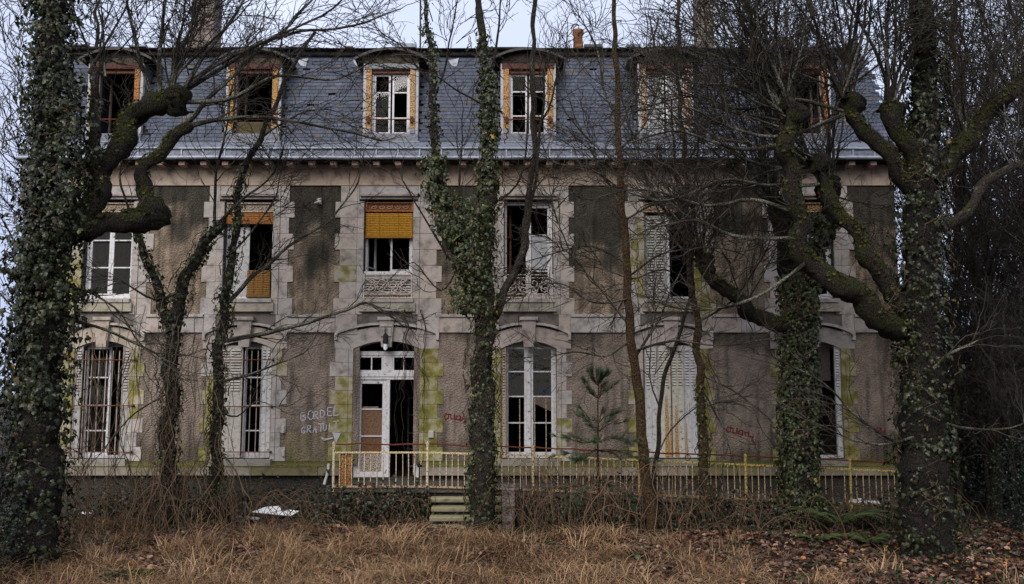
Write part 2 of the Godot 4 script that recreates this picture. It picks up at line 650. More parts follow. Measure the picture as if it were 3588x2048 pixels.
func arc_lintel(k: int) -> void:
	# block over a ground-floor opening: segmental arch underneath, hood mould and keystone in front
	var c := COL[k]
	var hw := 0.73 if k == 2 else 0.61
	var ow := 1.15 if k == 2 else 0.93
	var tint := stone_tint(c, 4.0 if k != 5 else 3.0)
	var n := 6
	for side in [-1.0, 1.0]:
		for b in 2:
			# two voussoirs each side of the keystone
			var u0 := 0.0 if b == 0 else 0.5
			var u1 := 0.5 if b == 0 else 1.0
			var poly := PackedVector2Array()
			for i in n + 1:
				var u := lerpf(u0, u1, float(i) / n)
				poly.append(Vector2(c + side * hw * u, 3.72 - 0.17 * u * u))
			if b == 1:
				poly.append(Vector2(c + side * ow, 3.55))
				poly.append(Vector2(c + side * ow, 3.84))
				poly.append(Vector2(c + side * (hw * 0.5 + 0.08), 4.0))
			else:
				poly.append(Vector2(c + side * (hw * 0.5 + 0.075), 4.0))
				poly.append(Vector2(c, 4.06))
			var s := Shape.new()
			s.prism(poly, -0.45, 0.022, vary(tint, 0.1))
			put("lintel_stone", s, m_stone, house)
		var hood := PackedVector2Array([Vector2(c + side * ow, 3.74), Vector2(c + side * (ow - 0.07), 3.74), Vector2(c + side * (ow - 0.05), 3.82)])
		for i in 5:
			var u := 1.0 - float(i) / 4.0
			hood.append(Vector2(c + side * (0.12 + (ow - 0.2) * u), 4.07 - 0.19 * u * u))
		for i in 5:
			var u := float(i) / 4.0
			hood.append(Vector2(c + side * (0.12 + (ow - 0.12) * u), 4.12 - 0.2 * u * u))
		var h := Shape.new()
		h.prism(hood, 0.022, 0.1, vary(tint.lerp(Color(0.5, 0.48, 0.47), 0.5), 0.05))
		put("hood_mould", h, m_stone, house)
	var key := Shape.new()
	key.prism(PackedVector2Array([Vector2(c - 0.11, 3.58), Vector2(c + 0.11, 3.58), Vector2(c + 0.16, 4.16), Vector2(c - 0.16, 4.16)]), 0.0, 0.13, vary(tint, 0.08))
	key.box(c - 0.2, c + 0.2, 4.16, 4.24, 0.0, 0.17, vary(tint, 0.08), 0.012)
	if k == 2:
		# carved console above the door
		key.box(c - 0.13, c + 0.13, 4.02, 4.07, 0.13, 0.16, tint * 1.1, 0.008)
		key.box(c - 0.12, c - 0.03, 3.8, 4.0, 0.13, 0.17, tint * 0.9, 0.02)
		key.box(c + 0.03, c + 0.12, 3.8, 4.0, 0.13, 0.17, tint * 0.9, 0.02)
	put("keystone", key, m_stone, house)


func build_stonework() -> void:
	for k in 6:
		var c := COL[k]
		for side in [-1.0, 1.0]:
			# first floor: eight courses, every other one reaching further out
			for j in 8:
				var y0 := 4.30 + j * 0.3635
				var y1 := y0 + 0.3635
				var o := (1.08 if k == 2 else 0.90) + (0.12 if j % 2 == 0 else 0.0)
				if y0 >= 4.28 and y1 < 6.95 or y0 > 6.8:
					var i0 := 0.55 if y1 < 6.95 else 0.66
					stone_side("jamb_stone", c, side, i0, 0.70, y0, y1, 0.045)
				stone_side("quoin_stone", c, side, 0.703, o, y0, y1, 0.028)
			for j in 8:
				var y0 := 1.1 + j * 0.3063
				var hw := 0.735 if k == 2 else 0.615
				var o := (1.13 if k == 2 else 0.83) + (0.12 if j % 2 == 0 else 0.0)
				stone_side("jamb_stone", c, side, hw, hw + 0.1, y0, y0 + 0.3063, 0.03)
				stone_side("quoin_stone", c, side, hw + 0.103, o, y0, y0 + 0.3063, 0.022)
		# head of the first-floor window
		stone("window_head", c - 0.66, c + 0.66, 6.9, 7.2, -0.35, 0.03, stone_tint(c, 7.0))
		stone("head_moulding", c - 0.64, c + 0.64, 6.96, 7.02, 0.03, 0.09, PINK * 0.8)
		# apron and sill
		stone("apron_stone", c - 0.62, c + 0.62, 4.36, 4.56, 0.0, 0.11, stone_tint(c, 4.6).lerp(ALGAE * 1.5, 0.25))
		stone("window_sill", c - 0.58, c + 0.58, 4.56, 4.65, -0.3, 0.14, Color(0.42, 0.38, 0.36))
		stone("spandrel_stone", c - 0.66, c + 0.66, 4.06, 4.36, -0.013, 0.018, Color(0.17, 0.15, 0.14))
		arc_lintel(k)
		if k != 2:
			stone("window_sill", c - 0.68, c + 0.68, 1.0, 1.15, -0.4, 0.21, Color(0.28, 0.26, 0.22))
	# string course
	for k in 7:
		var a := -10.9 if k == 0 else COL[k - 1] + (1.15 if k == 3 else 0.93)
		var b := 8.6 if k == 6 else COL[k] - (1.15 if k == 2 else 0.93)
		var mid := (a + b) / 2.0
		stone("string_course_stone", a, mid, 3.90, 4.24, -0.01, 0.05, stone_tint(mid, 4.2))
		stone("string_course_stone", mid, b, 3.90, 4.24, -0.01, 0.05, stone_tint(mid + 0.5, 4.2))
		stone("string_course_moulding", a, b, 4.24, 4.31, -0.01, 0.085, GREY)
		if k > 0:
			stone("string_course_stone", COL[k - 1] + 0.66, a, 3.86, 4.30, -0.01, 0.04, stone_tint(a, 4.2))
		if k < 6:
			stone("string_course_stone", b, COL[k] - 0.66, 3.86, 4.30, -0.01, 0.04, stone_tint(b, 4.2))
	# frieze under the eaves
	var x := -10.9
	while x < 8.5:
		var w := minf(rng.randf_range(0.9, 1.35), 8.6 - x)
		if 8.6 - x - w < 0.4:
			w = 8.6 - x
		stone("frieze_stone", x, x + w, 7.21, 7.7, -0.01, 0.04, vary(Color(0.46, 0.365, 0.295), 0.07), 0.005)
		x += w
	# ledge at the foot of the wall, broken by the door
	x = -10.9
	while x < 8.5:
		var w := rng.randf_range(1.1, 1.6)
		var e := minf(x + w, 8.6)
		if x < -3.6 and e > -3.6:
			e = -3.6
		if x >= -3.6 and x < -1.95:
			x = -1.95
			continue
		var s := Shape.new()
		var tint := vary(Color(0.31, 0.265, 0.235).lerp(ALGAE * 0.7, clampf(0.25 + broad.get_noise_1d(x * 20.0) * 1.3, 0.05, 0.7)), 0.12)
		s.box2(x + 0.003, e - 0.003, 0.80, 1.02, 0.0, 0.19, tint, tint.lerp(ALGAE * 0.7, 0.35), 0.01)
		put("ledge_stone", s, m_stone, house)
		var t := Shape.new()
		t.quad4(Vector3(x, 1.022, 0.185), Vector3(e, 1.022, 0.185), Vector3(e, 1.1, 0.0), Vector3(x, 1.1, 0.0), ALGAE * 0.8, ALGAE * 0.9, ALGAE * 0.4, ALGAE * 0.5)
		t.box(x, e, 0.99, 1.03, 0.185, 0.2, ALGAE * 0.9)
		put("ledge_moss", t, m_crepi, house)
		x = e
	var s := Shape.new()
	s.box(-10.9, -3.6, -0.3, 0.8, -0.014, 0.06, Color(0.06, 0.058, 0.05))
	s.box(-1.95, 8.6, -0.3, 0.8, -0.014, 0.06, Color(0.075, 0.07, 0.062))
	put("plinth", s, m_crepi, house)


func stone_side(called: String, c: float, side: float, i: float, o: float, y0: float, y1: float, z: float) -> void:
	var a := c + side * i
	var b := c + side * o
	var s := Shape.new()
	var g := 0.002
	var lo := stone_tint((a + b) / 2.0, y0)
	var green := last_algae > 0.15
	var hi := stone_tint((a + b) / 2.0, y1).lerp(lo, 0.4)
	s.box2(minf(a, b) + g, maxf(a, b) - g, y0 + g, y1 - g, -0.012, z + rng.randf_range(-0.002, 0.002), lo, hi, 0.005)
	put(called, s, m_algae if green or last_algae > 0.15 else m_stone, house)


func leaf_frame(s: Shape, x0: float, x1: float, y0: float, y1: float, z: float, bars: Array, col: Color, w := 0.055) -> void:
	# stiles, rails and glazing bars of one casement; the bars are heights
	s.box(x0, x0 + w, y0, y1, z - 0.04, z, col, 0.005)
	s.box(x1 - w, x1, y0, y1, z - 0.04, z, col, 0.005)
	s.box(x0 + w, x1 - w, y0, y0 + w * 1.3, z - 0.04, z - 0.002, col, 0.005)
	s.box(x0 + w, x1 - w, y1 - w, y1, z - 0.04, z - 0.002, col, 0.005)
	for y in bars:
		s.box(x0 + w, x1 - w, y - 0.016, y + 0.016, z - 0.035, z - 0.004, col, 0.004)


func pane(x0: float, x1: float, y0: float, y1: float, z: float, under: Node3D) -> void:
	var s := Shape.new()
	s.quad(Vector3(x0, y0, z), Vector3(x1, y0, z), Vector3(x1, y1, z), Vector3(x0, y1, z), Color.WHITE)
	put("pane", s, m_glass, under)


func turned_leaf(x: float, width: float, y0: float, y1: float, z: float, angle: float, bars: Array, col: Color, under: Node3D, hinge_left: bool) -> void:
	# a casement swung into the room about its hinge
	var s := Shape.new()
	if hinge_left:
		leaf_frame(s, 0.0, width, y0, y1, 0.0, bars, col)
	else:
		leaf_frame(s, -width, 0.0, y0, y1, 0.0, bars, col)
	var o := put("casement", s, m_paint, under)
	o.position = Vector3(x, 0, z)
	o.rotation.y = angle


func valance(c: float, y0: float, y1: float, col: Color, mat: Material, under: Node3D) -> void:
	# pierced metal valance hiding the roller: frame, back plate and scrolls in relief
	var s := Shape.new()
	s.box(c - 0.54, c + 0.54, y0, y1, -0.12, -0.09, col * 0.55)
	s.box(c - 0.54, c + 0.54, y1 - 0.03, y1, -0.09, -0.05, col, 0.006)
	s.box(c - 0.54, c + 0.54, y0, y0 + 0.03, -0.09, -0.055, col, 0.006)
	for e in [-0.54, 0.5]:
		s.box(c + e, c + e + 0.04, y0 + 0.03, y1 - 0.03, -0.09, -0.055, col, 0.006)
	var ym := (y0 + y1) / 2.0
	for i in 5:
		var x := c - 0.36 + i * 0.18
		var ring := PackedVector3Array()
		for j in 15:
			var a := j * 0.52
			ring.append(Vector3(x + cos(a) * (0.02 + 0.0035 * j), ym + sin(a) * (0.015 + 0.0028 * j), -0.083))
		s.rod(ring, taper(15, 0.011, 0.011), 5, [col.lerp(Color(0.6, 0.55, 0.5), 0.5)])
	put("valance", s, mat, under)


func slat_blind(c: float, y0: float, y1: float, hw: float, z: float, col: Color, under: Node3D) -> void:
	var s := Shape.new()
	var y := y0
	while y < y1 - 0.01:
		s.box2(c - hw, c + hw, y, minf(y + 0.036, y1), z - 0.018, z + rng.randf_range(-0.003, 0.003), vary(col * 0.8, 0.06), vary(col * 1.15, 0.08), 0.007)
		y += 0.04
	s.box(c - hw - 0.01, c + hw + 0.01, y0 - 0.05, y0, z - 0.03, z + 0.012, col * 0.7, 0.005)
	for e in [-0.2, 0.2]:
		s.box(c + e * hw * 2.0 - 0.006, c + e * hw * 2.0 + 0.006, y0, y1, z + 0.003, z + 0.006, col * 0.5)
	put("roller_blind", s, m_wood, under)


func scroll(s: Shape, at: Vector2, r: float, turn: float, dir: float, z: float, col: Color) -> void:
	var p := PackedVector3Array()
	for j in 18:
		var a := turn + dir * j * 0.42
		var k := r * (1.0 - j / 22.0)
		p.append(Vector3(at.x + cos(a) * k, at.y + sin(a) * k, z))
	s.rod(p, taper(18, 0.014, 0.011), 5, [col])


func iron_guard(c: float, backed: bool, under: Node3D) -> void:
	# wrought guard across the foot of a first-floor window
	var s := Shape.new()
	var z := 0.03
	var col := Color(0.6, 0.52, 0.46)
	for y in [4.68, 4.76, 5.12, 5.19]:
		s.box(c - 0.55, c + 0.55, y - 0.011, y + 0.011, z - 0.011, z + 0.011, col)
	for e in [-0.53, 0.53]:
		s.box(c + e - 0.012, c + e + 0.012, 4.66, 5.2, z - 0.012, z + 0.012, col)
	for d in [-1.0, 1.0]:
		scroll(s, Vector2(c + d * 0.36, 4.87), 0.11, 1.2, d, z, col)
		scroll(s, Vector2(c + d * 0.36, 5.03), 0.08, 4.4, -d, z, col)
		scroll(s, Vector2(c + d * 0.12, 5.0), 0.1, 3.6, d, z, col)
		scroll(s, Vector2(c + d * 0.13, 4.84), 0.075, 0.4, -d, z, col)
		s.rod(spline([Vector3(c + d * 0.5, 5.1, z), Vector3(c + d * 0.25, 4.98, z), Vector3(c + d * 0.2, 4.85, z), Vector3(c, 4.78, z)], 0.05), taper(9, 0.013, 0.013), 5, [col])
		s.rod(spline([Vector3(c + d * 0.48, 4.78, z), Vector3(c + d * 0.24, 4.92, z), Vector3(c + d * 0.05, 4.9, z), Vector3(c, 5.1, z)], 0.05), taper(9, 0.013, 0.013), 5, [col])
	for i in 6:
		var x := c - 0.42 + i * 0.168
		var ring := PackedVector3Array()
		for j in 9:
			ring.append(Vector3(x + cos(j * PI / 4) * 0.032, 4.72 + sin(j * PI / 4) * 0.032, z))
		s.rod(ring, taper(9, 0.008, 0.008), 5, [Color(0.4, 0.25, 0.15)])
	put("window_guard", s, m_paint, under)
	if backed:
		var b := Shape.new()
		for j in 9:
			b.box(c - 0.53, c + 0.53, 4.67 + j * 0.059, 4.67 + j * 0.059 + 0.038, -0.05, -0.03, vary(Color(0.62, 0.61, 0.62), 0.1), 0.004)
		b.box(c - 0.55, c + 0.55, 5.2, 5.27, -0.06, 0.0, WHITE, 0.008)
		put("slatted_board", b, m_paint, under)


func louvre_leaf(called: String, x0: float, x1: float, y0: float, y1: float, z: float, under: Node3D, col: Color, slots_from: float, mat: Material) -> void:
	# sheet-metal shutter leaf: folded edges, ribs and pressed louvres in the upper part
	var s := Shape.new()
	s.box(x0, x1, y0, y1, z - 0.025, z, col, 0.004)
	s.box(x0, x0 + 0.02, y0, y1, z, z + 0.014, col * 0.9, 0.003)
	s.box(x1 - 0.02, x1, y0, y1, z, z + 0.014, col * 0.9, 0.003)
	var w := x1 - x0
	if w > 0.2:
		s.box((x0 + x1) / 2.0 - 0.012, (x0 + x1) / 2.0 + 0.012, y0, slots_from, z, z + 0.012, col * 0.95, 0.004)
	var y := slots_from + 0.03
	while y < y1 - 0.07:
		var parts := 2 if w > 0.2 else 1
		for i in parts:
			var a := x0 + 0.03 + i * (w - 0.03) / parts
			var b := a + (w - 0.06) / parts - (0.03 if parts == 2 else 0.0)
			# a raised lip over an open dark slot
			s.quad(Vector3(a, y, z + 0.028), Vector3(b, y, z + 0.028), Vector3(b, y + 0.035, z + 0.002), Vector3(a, y + 0.035, z + 0.002), col)
			s.quad(Vector3(a, y - 0.02, z + 0.001), Vector3(b, y - 0.02, z + 0.001), Vector3(b, y, z + 0.001), Vector3(a, y, z + 0.001), col.lerp(Color(0.16, 0.1, 0.06), 0.75))
		y += 0.062
	put(called, s, mat, under)


func grille(c: float, hw: float, y0: float, y1: float, xs: Array, rails: Array, under: Node3D) -> void:
	for x in xs:
		var s := Shape.new()
		s.bar(Vector3(x, y0, 0.05), Vector3(x + 0.01, y1, 0.05), 0.011, vary(Color(0.42, 0.35, 0.31), 0.25))
		put("grille_bar", s, m_paint, under)
	for y in rails:
		var s := Shape.new()
		s.bar(Vector3(c - hw, y, 0.066), Vector3(c + hw, y, 0.066), 0.012, RUSTY * 1.3)
		s.bar(Vector3(c - hw - 0.02, y, 0.02), Vector3(c - hw - 0.02, y, 0.085), 0.026, Color(0.1, 0.07, 0.05), 8)
		s.bar(Vector3(c + hw + 0.02, y, 0.02), Vector3(c + hw + 0.02, y, 0.085), 0.026, Color(0.1, 0.07, 0.05), 8)
		put("grille_rail", s, m_rust, under)


func first_floor_windows() -> void:
	for k in 6:
		var c := COL[k]
		var w := holder("window", house)
		var s := Shape.new()
		for d in [-1.0, 1.0]:
			s.box(minf(c + d * 0.54, c + d * 0.49), maxf(c + d * 0.54, c + d * 0.49), 4.65, 6.89, -0.26, -0.16, WHITE, 0.006)
		s.box(c - 0.49, c + 0.49, 4.65, 4.72, -0.26, -0.161, WHITE, 0.006)
		s.box(c - 0.49, c + 0.49, 6.8, 6.88, -0.26, -0.161, WHITE * 0.7, 0.006)
		put("window_frame", s, m_paint, w)
		if k == 0:
			valance(c, 6.62, 6.84, Color(0.5, 0.48, 0.45), m_rust, w)
			var l := Shape.new()
			leaf_frame(l, c - 0.49, c - 0.0, 4.72, 6.8, -0.19, [5.38, 6.0], WHITE)
			leaf_frame(l, c + 0.0, c + 0.49, 4.72, 6.8, -0.191, [5.38, 6.0], WHITE)
			put("casement", l, m_paint, w)
			for d in [-0.49, 0.0]:
				for y in [4.8, 5.4, 6.02]:
					pane(c + d + 0.05, c + d + 0.44, y, y + 0.55, -0.21, w)
		elif k == 1:
			valance(c, 6.62, 6.84, Color(0.62, 0.61, 0.6), m_rust, w)
			slat_blind(c, 6.4, 6.6, 0.53, -0.06, Color(0.45, 0.19, 0.05), w)
			turned_leaf(c - 0.49, 0.47, 4.72, 6.8, -0.2, 1.0, [5.4, 6.1], WHITE, w, true)
			slat_blind(c + 0.22, 4.75, 5.32, 0.26, -0.1, Color(0.34, 0.18, 0.05), w)
			var b := Shape.new()
			b.box(c - 0.48, c - 0.02, 4.72, 6.3, -0.19, -0.17, Color(0.5, 0.5, 0.52))
			put("curtain", b, m_paint, w)
		elif k == 2:
			valance(c, 6.63, 6.85, Color(0.42, 0.2, 0.1), m_rust, w)
			slat_blind(c, 6.08, 6.6, 0.53, -0.06, Color(0.6, 0.3, 0.03), w)
			var l := Shape.new()
			leaf_frame(l, c + 0.02, c + 0.49, 5.28, 6.8, -0.19, [], WHITE, 0.045)
			put("casement", l, m_paint, w)
			turned_leaf(c - 0.49, 0.45, 4.72, 6.8, -0.2, 1.25, [5.4], WHITE, w, true)
			iron_guard(c, true, w)
		elif k == 3:
			var l := Shape.new()
			leaf_frame(l, c + 0.0, c + 0.49, 4.72, 6.8, -0.19, [6.12, 5.3], WHITE, 0.06)
			l.box(c - 0.06, c + 0.0, 4.72, 6.8, -0.23, -0.185, WHITE, 0.006)
			put("casement", l, m_paint, w)
			var b := Shape.new()
			b.box(c + 0.07, c + 0.43, 5.35, 6.1, -0.235, -0.215, Color(0.4, 0.42, 0.46))
			put("curtain", b, m_paint, w, "pale torn curtain in the right casement")
			turned_leaf(c - 0.49, 0.42, 4.72, 6.8, -0.2, 1.3, [5.3, 6.1], Color(0.22, 0.1, 0.06), w, true)
			iron_guard(c, false, w)
		elif k == 4:
			valance(c, 6.62, 6.84, Color(0.55, 0.48, 0.4), m_rust, w)
			louvre_leaf("shutter", c - 0.49, c - 0.06, 4.72, 6.55, -0.12, w, Color(0.46, 0.46, 0.45), 4.8, m_paint)
			var l := Shape.new()
			leaf_frame(l, c - 0.06, c + 0.04, 4.72, 6.8, -0.15, [], WHITE, 0.05)
			put("window_post", l, m_paint, w)
		else:
			valance(c, 6.62, 6.84, Color(0.5, 0.36, 0.2), m_rust, w)
			turned_leaf(c + 0.49, 0.47, 4.72, 6.8, -0.2, -0.5, [5.4, 6.1], WHITE, w, false)
			var l := Shape.new()
			leaf_frame(l, c - 0.49, c + 0.0, 4.72, 6.8, -0.19, [5.38, 6.0], WHITE)
			put("casement", l, m_paint, w)


func ground_floor_windows() -> void:
	for k in 6:
		var c := COL[k]
		if k == 2:
			door(c)
			continue
		var w := holder("window", house)
		var s := Shape.new()
		for d in [-1.0, 1.0]:
			s.box(minf(c + d * 0.61, c + d * 0.55), maxf(c + d * 0.61, c + d * 0.55), 1.15, 3.7, -0.3, -0.2, WHITE * 0.9, 0.006)
		s.box(c - 0.55, c + 0.55, 1.15, 1.22, -0.3, -0.201, WHITE * 0.9, 0.006)
		s.box(c - 0.55, c + 0.55, 3.6, 3.72, -0.3, -0.201, WHITE * 0.35, 0.006)
		put("window_frame", s, m_paint, w)
		if k == 0:
			louvre_leaf("shutter", c - 0.6, c - 0.44, 1.17, 3.6, -0.02, w, Color(0.4, 0.385, 0.38), 2.6, m_paint)
			louvre_leaf("shutter", c + 0.44, c + 0.6, 1.17, 3.6, -0.02, w, Color(0.4, 0.385, 0.38), 2.6, m_paint)
			var l := Shape.new()
			leaf_frame(l, c - 0.45, c + 0.1, 1.22, 3.6, -0.22, [1.75, 2.3, 2.92], WHITE, 0.05)
			put("casement", l, m_paint, w)
			for y in [1.3, 1.77, 2.32, 2.94]:
				pane(c - 0.4, c + 0.05, y, y + 0.42, -0.24, w)
			turned_leaf(c + 0.5, 0.42, 1.22, 3.6, -0.22, -1.2, [1.75, 2.3, 2.92], WHITE, w, false)
			grille(c, 0.72, 1.2, 3.5, [c - 0.36, c - 0.22, c - 0.06, c + 0.1, c + 0.24, c + 0.38], [1.3, 2.3, 3.3], w)
		elif k == 1:
			louvre_leaf("shutter", c - 0.6, c - 0.05, 1.17, 3.62, -0.05, w, Color(0.5, 0.48, 0.45), 2.6, m_paint)
			louvre_leaf("shutter", c + 0.36, c + 0.6, 1.17, 3.62, -0.05, w, Color(0.62, 0.62, 0.63), 3.3, m_paint)
			var l := Shape.new()
			leaf_frame(l, c - 0.05, c + 0.36, 1.22, 3.6, -0.22, [1.75, 2.3, 2.92], WHITE, 0.05)
			put("casement", l, m_paint, w)
			grille(c, 0.62, 1.2, 3.5, [c + 0.02, c + 0.16, c + 0.3], [1.3, 2.28, 3.3], w)
		elif k == 3:
			louvre_leaf("shutter", c - 0.6, c - 0.5, 1.17, 3.6, -0.03, w, Color(0.5, 0.47, 0.42), 2.6, m_rust)
			for d in [-1.0, 1.0]:
				var a := c - 0.5 if d < 0 else c + 0.05
				var b := c - 0.05 if d < 0 else c + 0.55
				var l := Shape.new()
				leaf_frame(l, a, b, 1.22, 3.6, -0.21, [1.92, 2.5, 3.05], WHITE, 0.05)
				put("casement", l, m_paint, w)
				for y in [2.52, 3.07]:
					pane(a + 0.04, b - 0.04, y, y + 0.52, -0.23, w)
				for x in ([a + 0.3] if d < 0 else [a + 0.08, a + 0.33]):
					var g := Shape.new()
					g.bar(Vector3(x, 1.2, -0.12), Vector3(x, 2.45, -0.12), 0.012, Color(0.5, 0.48, 0.46))
					put("grille_bar", g, m_rust, w)
			var m := Shape.new()
			m.box(c - 0.05, c + 0.05, 1.22, 3.62, -0.22, -0.17, WHITE, 0.012)
			put("window_post", m, m_paint, w)
			var t := Shape.new()
			t.prism(PackedVector2Array([Vector2(c + 0.08, 2.48), Vector2(c + 0.52, 2.48), Vector2(c + 0.52, 2.16), Vector2(c + 0.1, 2.36)]), -0.26, -0.235, Color(0.2, 0.15, 0.12))
			put("broken_board", t, m_wood, w)
		elif k == 4:
			for d in 4:
				var a := c - 0.58 + d * 0.29
				louvre_leaf("shutter", a + 0.004, a + 0.286, 1.17, 3.62, -0.04 - 0.008 * (d % 2), w, [Color(0.6, 0.6, 0.61), Color(0.62, 0.6, 0.55), Color(0.61, 0.59, 0.53), Color(0.62, 0.62, 0.65)][d], 2.72, m_paint)
			var r := Shape.new()
			r.bar(Vector3(c, 1.2, -0.015), Vector3(c, 3.6, -0.015), 0.009, RUSTY)
			put("shutter_rod", r, m_rust, w)
			r = Shape.new()
			for e in [[-0.16, 0.1, 2.5], [-0.05, 0.06, 2.1], [0.06, 0.09, 2.3], [0.3, 0.04, 1.9]]:
				r.quad4(Vector3(c + e[0], 1.2, -0.022), Vector3(c + e[0] + e[1], 1.2, -0.022), Vector3(c + e[0] + e[1] * 0.7, e[2], -0.022), Vector3(c + e[0] + e[1] * 0.2, e[2], -0.022), Color(0.5, 0.36, 0.14), Color(0.45, 0.33, 0.15), Color(0.56, 0.48, 0.33), Color(0.56, 0.48, 0.33))
			put("rust_streaks", r, m_rust, w)
		else:
			louvre_leaf("shutter", c + 0.48, c + 0.6, 1.17, 3.6, -0.02, w, Color(0.6, 0.6, 0.63), 2.7, m_paint)
			turned_leaf(c - 0.5, 0.48, 1.22, 3.6, -0.22, 1.1, [1.75, 2.3, 2.92], WHITE * 0.7, w, true)
			var b := Shape.new()
			b.box(c - 0.1, c + 0.45, 2.85, 3.6, -0.24, -0.225, Color(0.12, 0.1, 0.1))
			put("broken_board", b, m_wood, w)


func door(c: float) -> void:
	var w := holder("door", house)
	var s := Shape.new()
	var z := -0.16
	for d in [-1.0, 1.0]:
		s.box(minf(c + d * 0.73, c + d * 0.66), maxf(c + d * 0.73, c + d * 0.66), 0.72, 3.5, z - 0.1, z, WHITE, 0.008)
	s.box(c - 0.66, c + 0.66, 3.4, 3.5, z - 0.1, z - 0.002, WHITE * 0.85, 0.008)
	s.box(c - 0.66, c + 0.66, 2.93, 3.03, z - 0.1, z + 0.02, WHITE, 0.01)
	s.box(c - 0.66, c + 0.66, 2.87, 2.925, z - 0.1, z + 0.005, WHITE, 0.008)
	put("door_frame", s, m_paint, w)
	var f := Shape.new()
	for d in [-1.0, 1.0]:
		leaf_frame(f, c + (-0.66 if d < 0 else 0.1), c + (-0.1 if d < 0 else 0.66), 3.03, 3.4, z - 0.02, [], WHITE, 0.04)
		var x: float = c + d * 0.36
		f.box(x - 0.014, x + 0.014, 3.06, 3.37, z - 0.05, z - 0.024, WHITE)
	f.box(c - 0.1, c + 0.1, 3.03, 3.4, z - 0.06, z - 0.01, WHITE, 0.012)
	put("transom_light", f, m_paint, w)
	# fixed left leaf: open top light, boarded panels, torn metal foot
	var l := Shape.new()
	leaf_frame(l, c - 0.66, c - 0.02, 0.74, 2.87, z - 0.03, [1.63, 2.22], WHITE, 0.09)
	put("door_leaf", l, m_paint, w)
	var b := Shape.new()
	b.box(c - 0.58, c - 0.1, 1.65, 2.2, z - 0.08, z - 0.06, Color(0.25, 0.145, 0.085))
	b.box(c - 0.58, c - 0.1, 1.25, 1.61, z - 0.081, z - 0.061, Color(0.2, 0.11, 0.055))
	b.box(c - 0.55, c - 0.2, 2.22, 2.28, z - 0.09, z - 0.07, Color(0.3, 0.24, 0.2))
	put("door_board", b, m_wood, w)
	var t := Shape.new()
	t.box(c - 0.58, c - 0.1, 0.82, 1.24, z - 0.06, z - 0.045, Color(0.42, 0.42, 0.43), 0.006)
	put("kick_panel", t, m_rust, w)
	# meeting stile and the right leaf, swung inside
	var p := Shape.new()
	p.box(c - 0.02, c + 0.06, 0.74, 2.87, z - 0.07, z - 0.005, WHITE, 0.01)
	put("door_post", p, m_paint, w)
	turned_leaf(c + 0.65, 0.58, 0.74, 2.86, z - 0.08, -1.35, [1.4, 2.1], WHITE, w, false)
	var h := Shape.new()
	h.box(c + 0.58, c + 0.7, 1.43, 1.455, z, z + 0.05, Color(0.6, 0.6, 0.6), 0.006)
	h.box(c + 0.62, c + 0.65, 1.36, 1.53, z - 0.002, z + 0.012, Color(0.6, 0.6, 0.6))
	put("door_handle", h, m_zinc, w)
	# glazed inner door down the passage
	var g := Shape.new()
	leaf_frame(g, c + 0.12, c + 0.42, 0.75, 2.5, -3.2, [1.2, 1.6, 2.05], Color(0.25, 0.25, 0.24), 0.04)
	leaf_frame(g, c + 0.42, c + 0.72, 0.75, 2.5, -3.2, [1.2, 1.6, 2.05], Color(0.25, 0.25, 0.24), 0.04)
	put("inner_door", g, m_paint, w)
	# lamp under the keystone
	var lamp := holder("door_lamp", house)
	var k := Shape.new()
	k.rod(spline([Vector3(c, 3.98, 0.17), Vector3(c, 3.95, 0.24), Vector3(c, 3.85, 0.26)], 0.03), taper(7, 0.012, 0.012), 6, [DARK])
	k.rod(PackedVector3Array([Vector3(c, 3.87, 0.26), Vector3(c, 3.84, 0.26), Vector3(c, 3.72, 0.26), Vector3(c, 3.68, 0.26), Vector3(c, 3.64, 0.26)]), PackedFloat32Array([0.02, 0.05, 0.055, 0.07, 0.045]), 10, [Color(0.03, 0.035, 0.045)])
	put("lamp_holder", k, m_plain, lamp)
	var u := Shape.new()
	u.rod(PackedVector3Array([Vector3(c, 3.645, 0.26), Vector3(c, 3.61, 0.26), Vector3(c, 3.56, 0.26), Vector3(c, 3.52, 0.26), Vector3(c, 3.5, 0.26)]), PackedFloat32Array([0.03, 0.045, 0.05, 0.035, 0.006]), 10, [Color(0.8, 0.8, 0.82)])
	put("lamp_bulb", u, m_plain, lamp)


func ribbon(s: Shape, pts: Array, at: Vector2, k: float, w: float, z: float, col: Color) -> void:
	# one brush stroke of sprayed paint, a thin film on the wall
	for i in range(0, pts.size() - 2, 2):
		var a := at + Vector2(pts[i], pts[i + 1]) * k
		var b := at + Vector2(pts[i + 2], pts[i + 3]) * k
		var d := (b - a).normalized() * w * 0.45
		var e := Vector2(-d.y, d.x) / 0.45 * 0.5
		a -= d
		b += d
		s.quad(Vector3(a.x - e.x, a.y - e.y, z), Vector3(b.x - e.x, b.y - e.y, z), Vector3(b.x + e.x, b.y + e.y, z), Vector3(a.x + e.x, a.y + e.y, z), vary(col, 0.12))


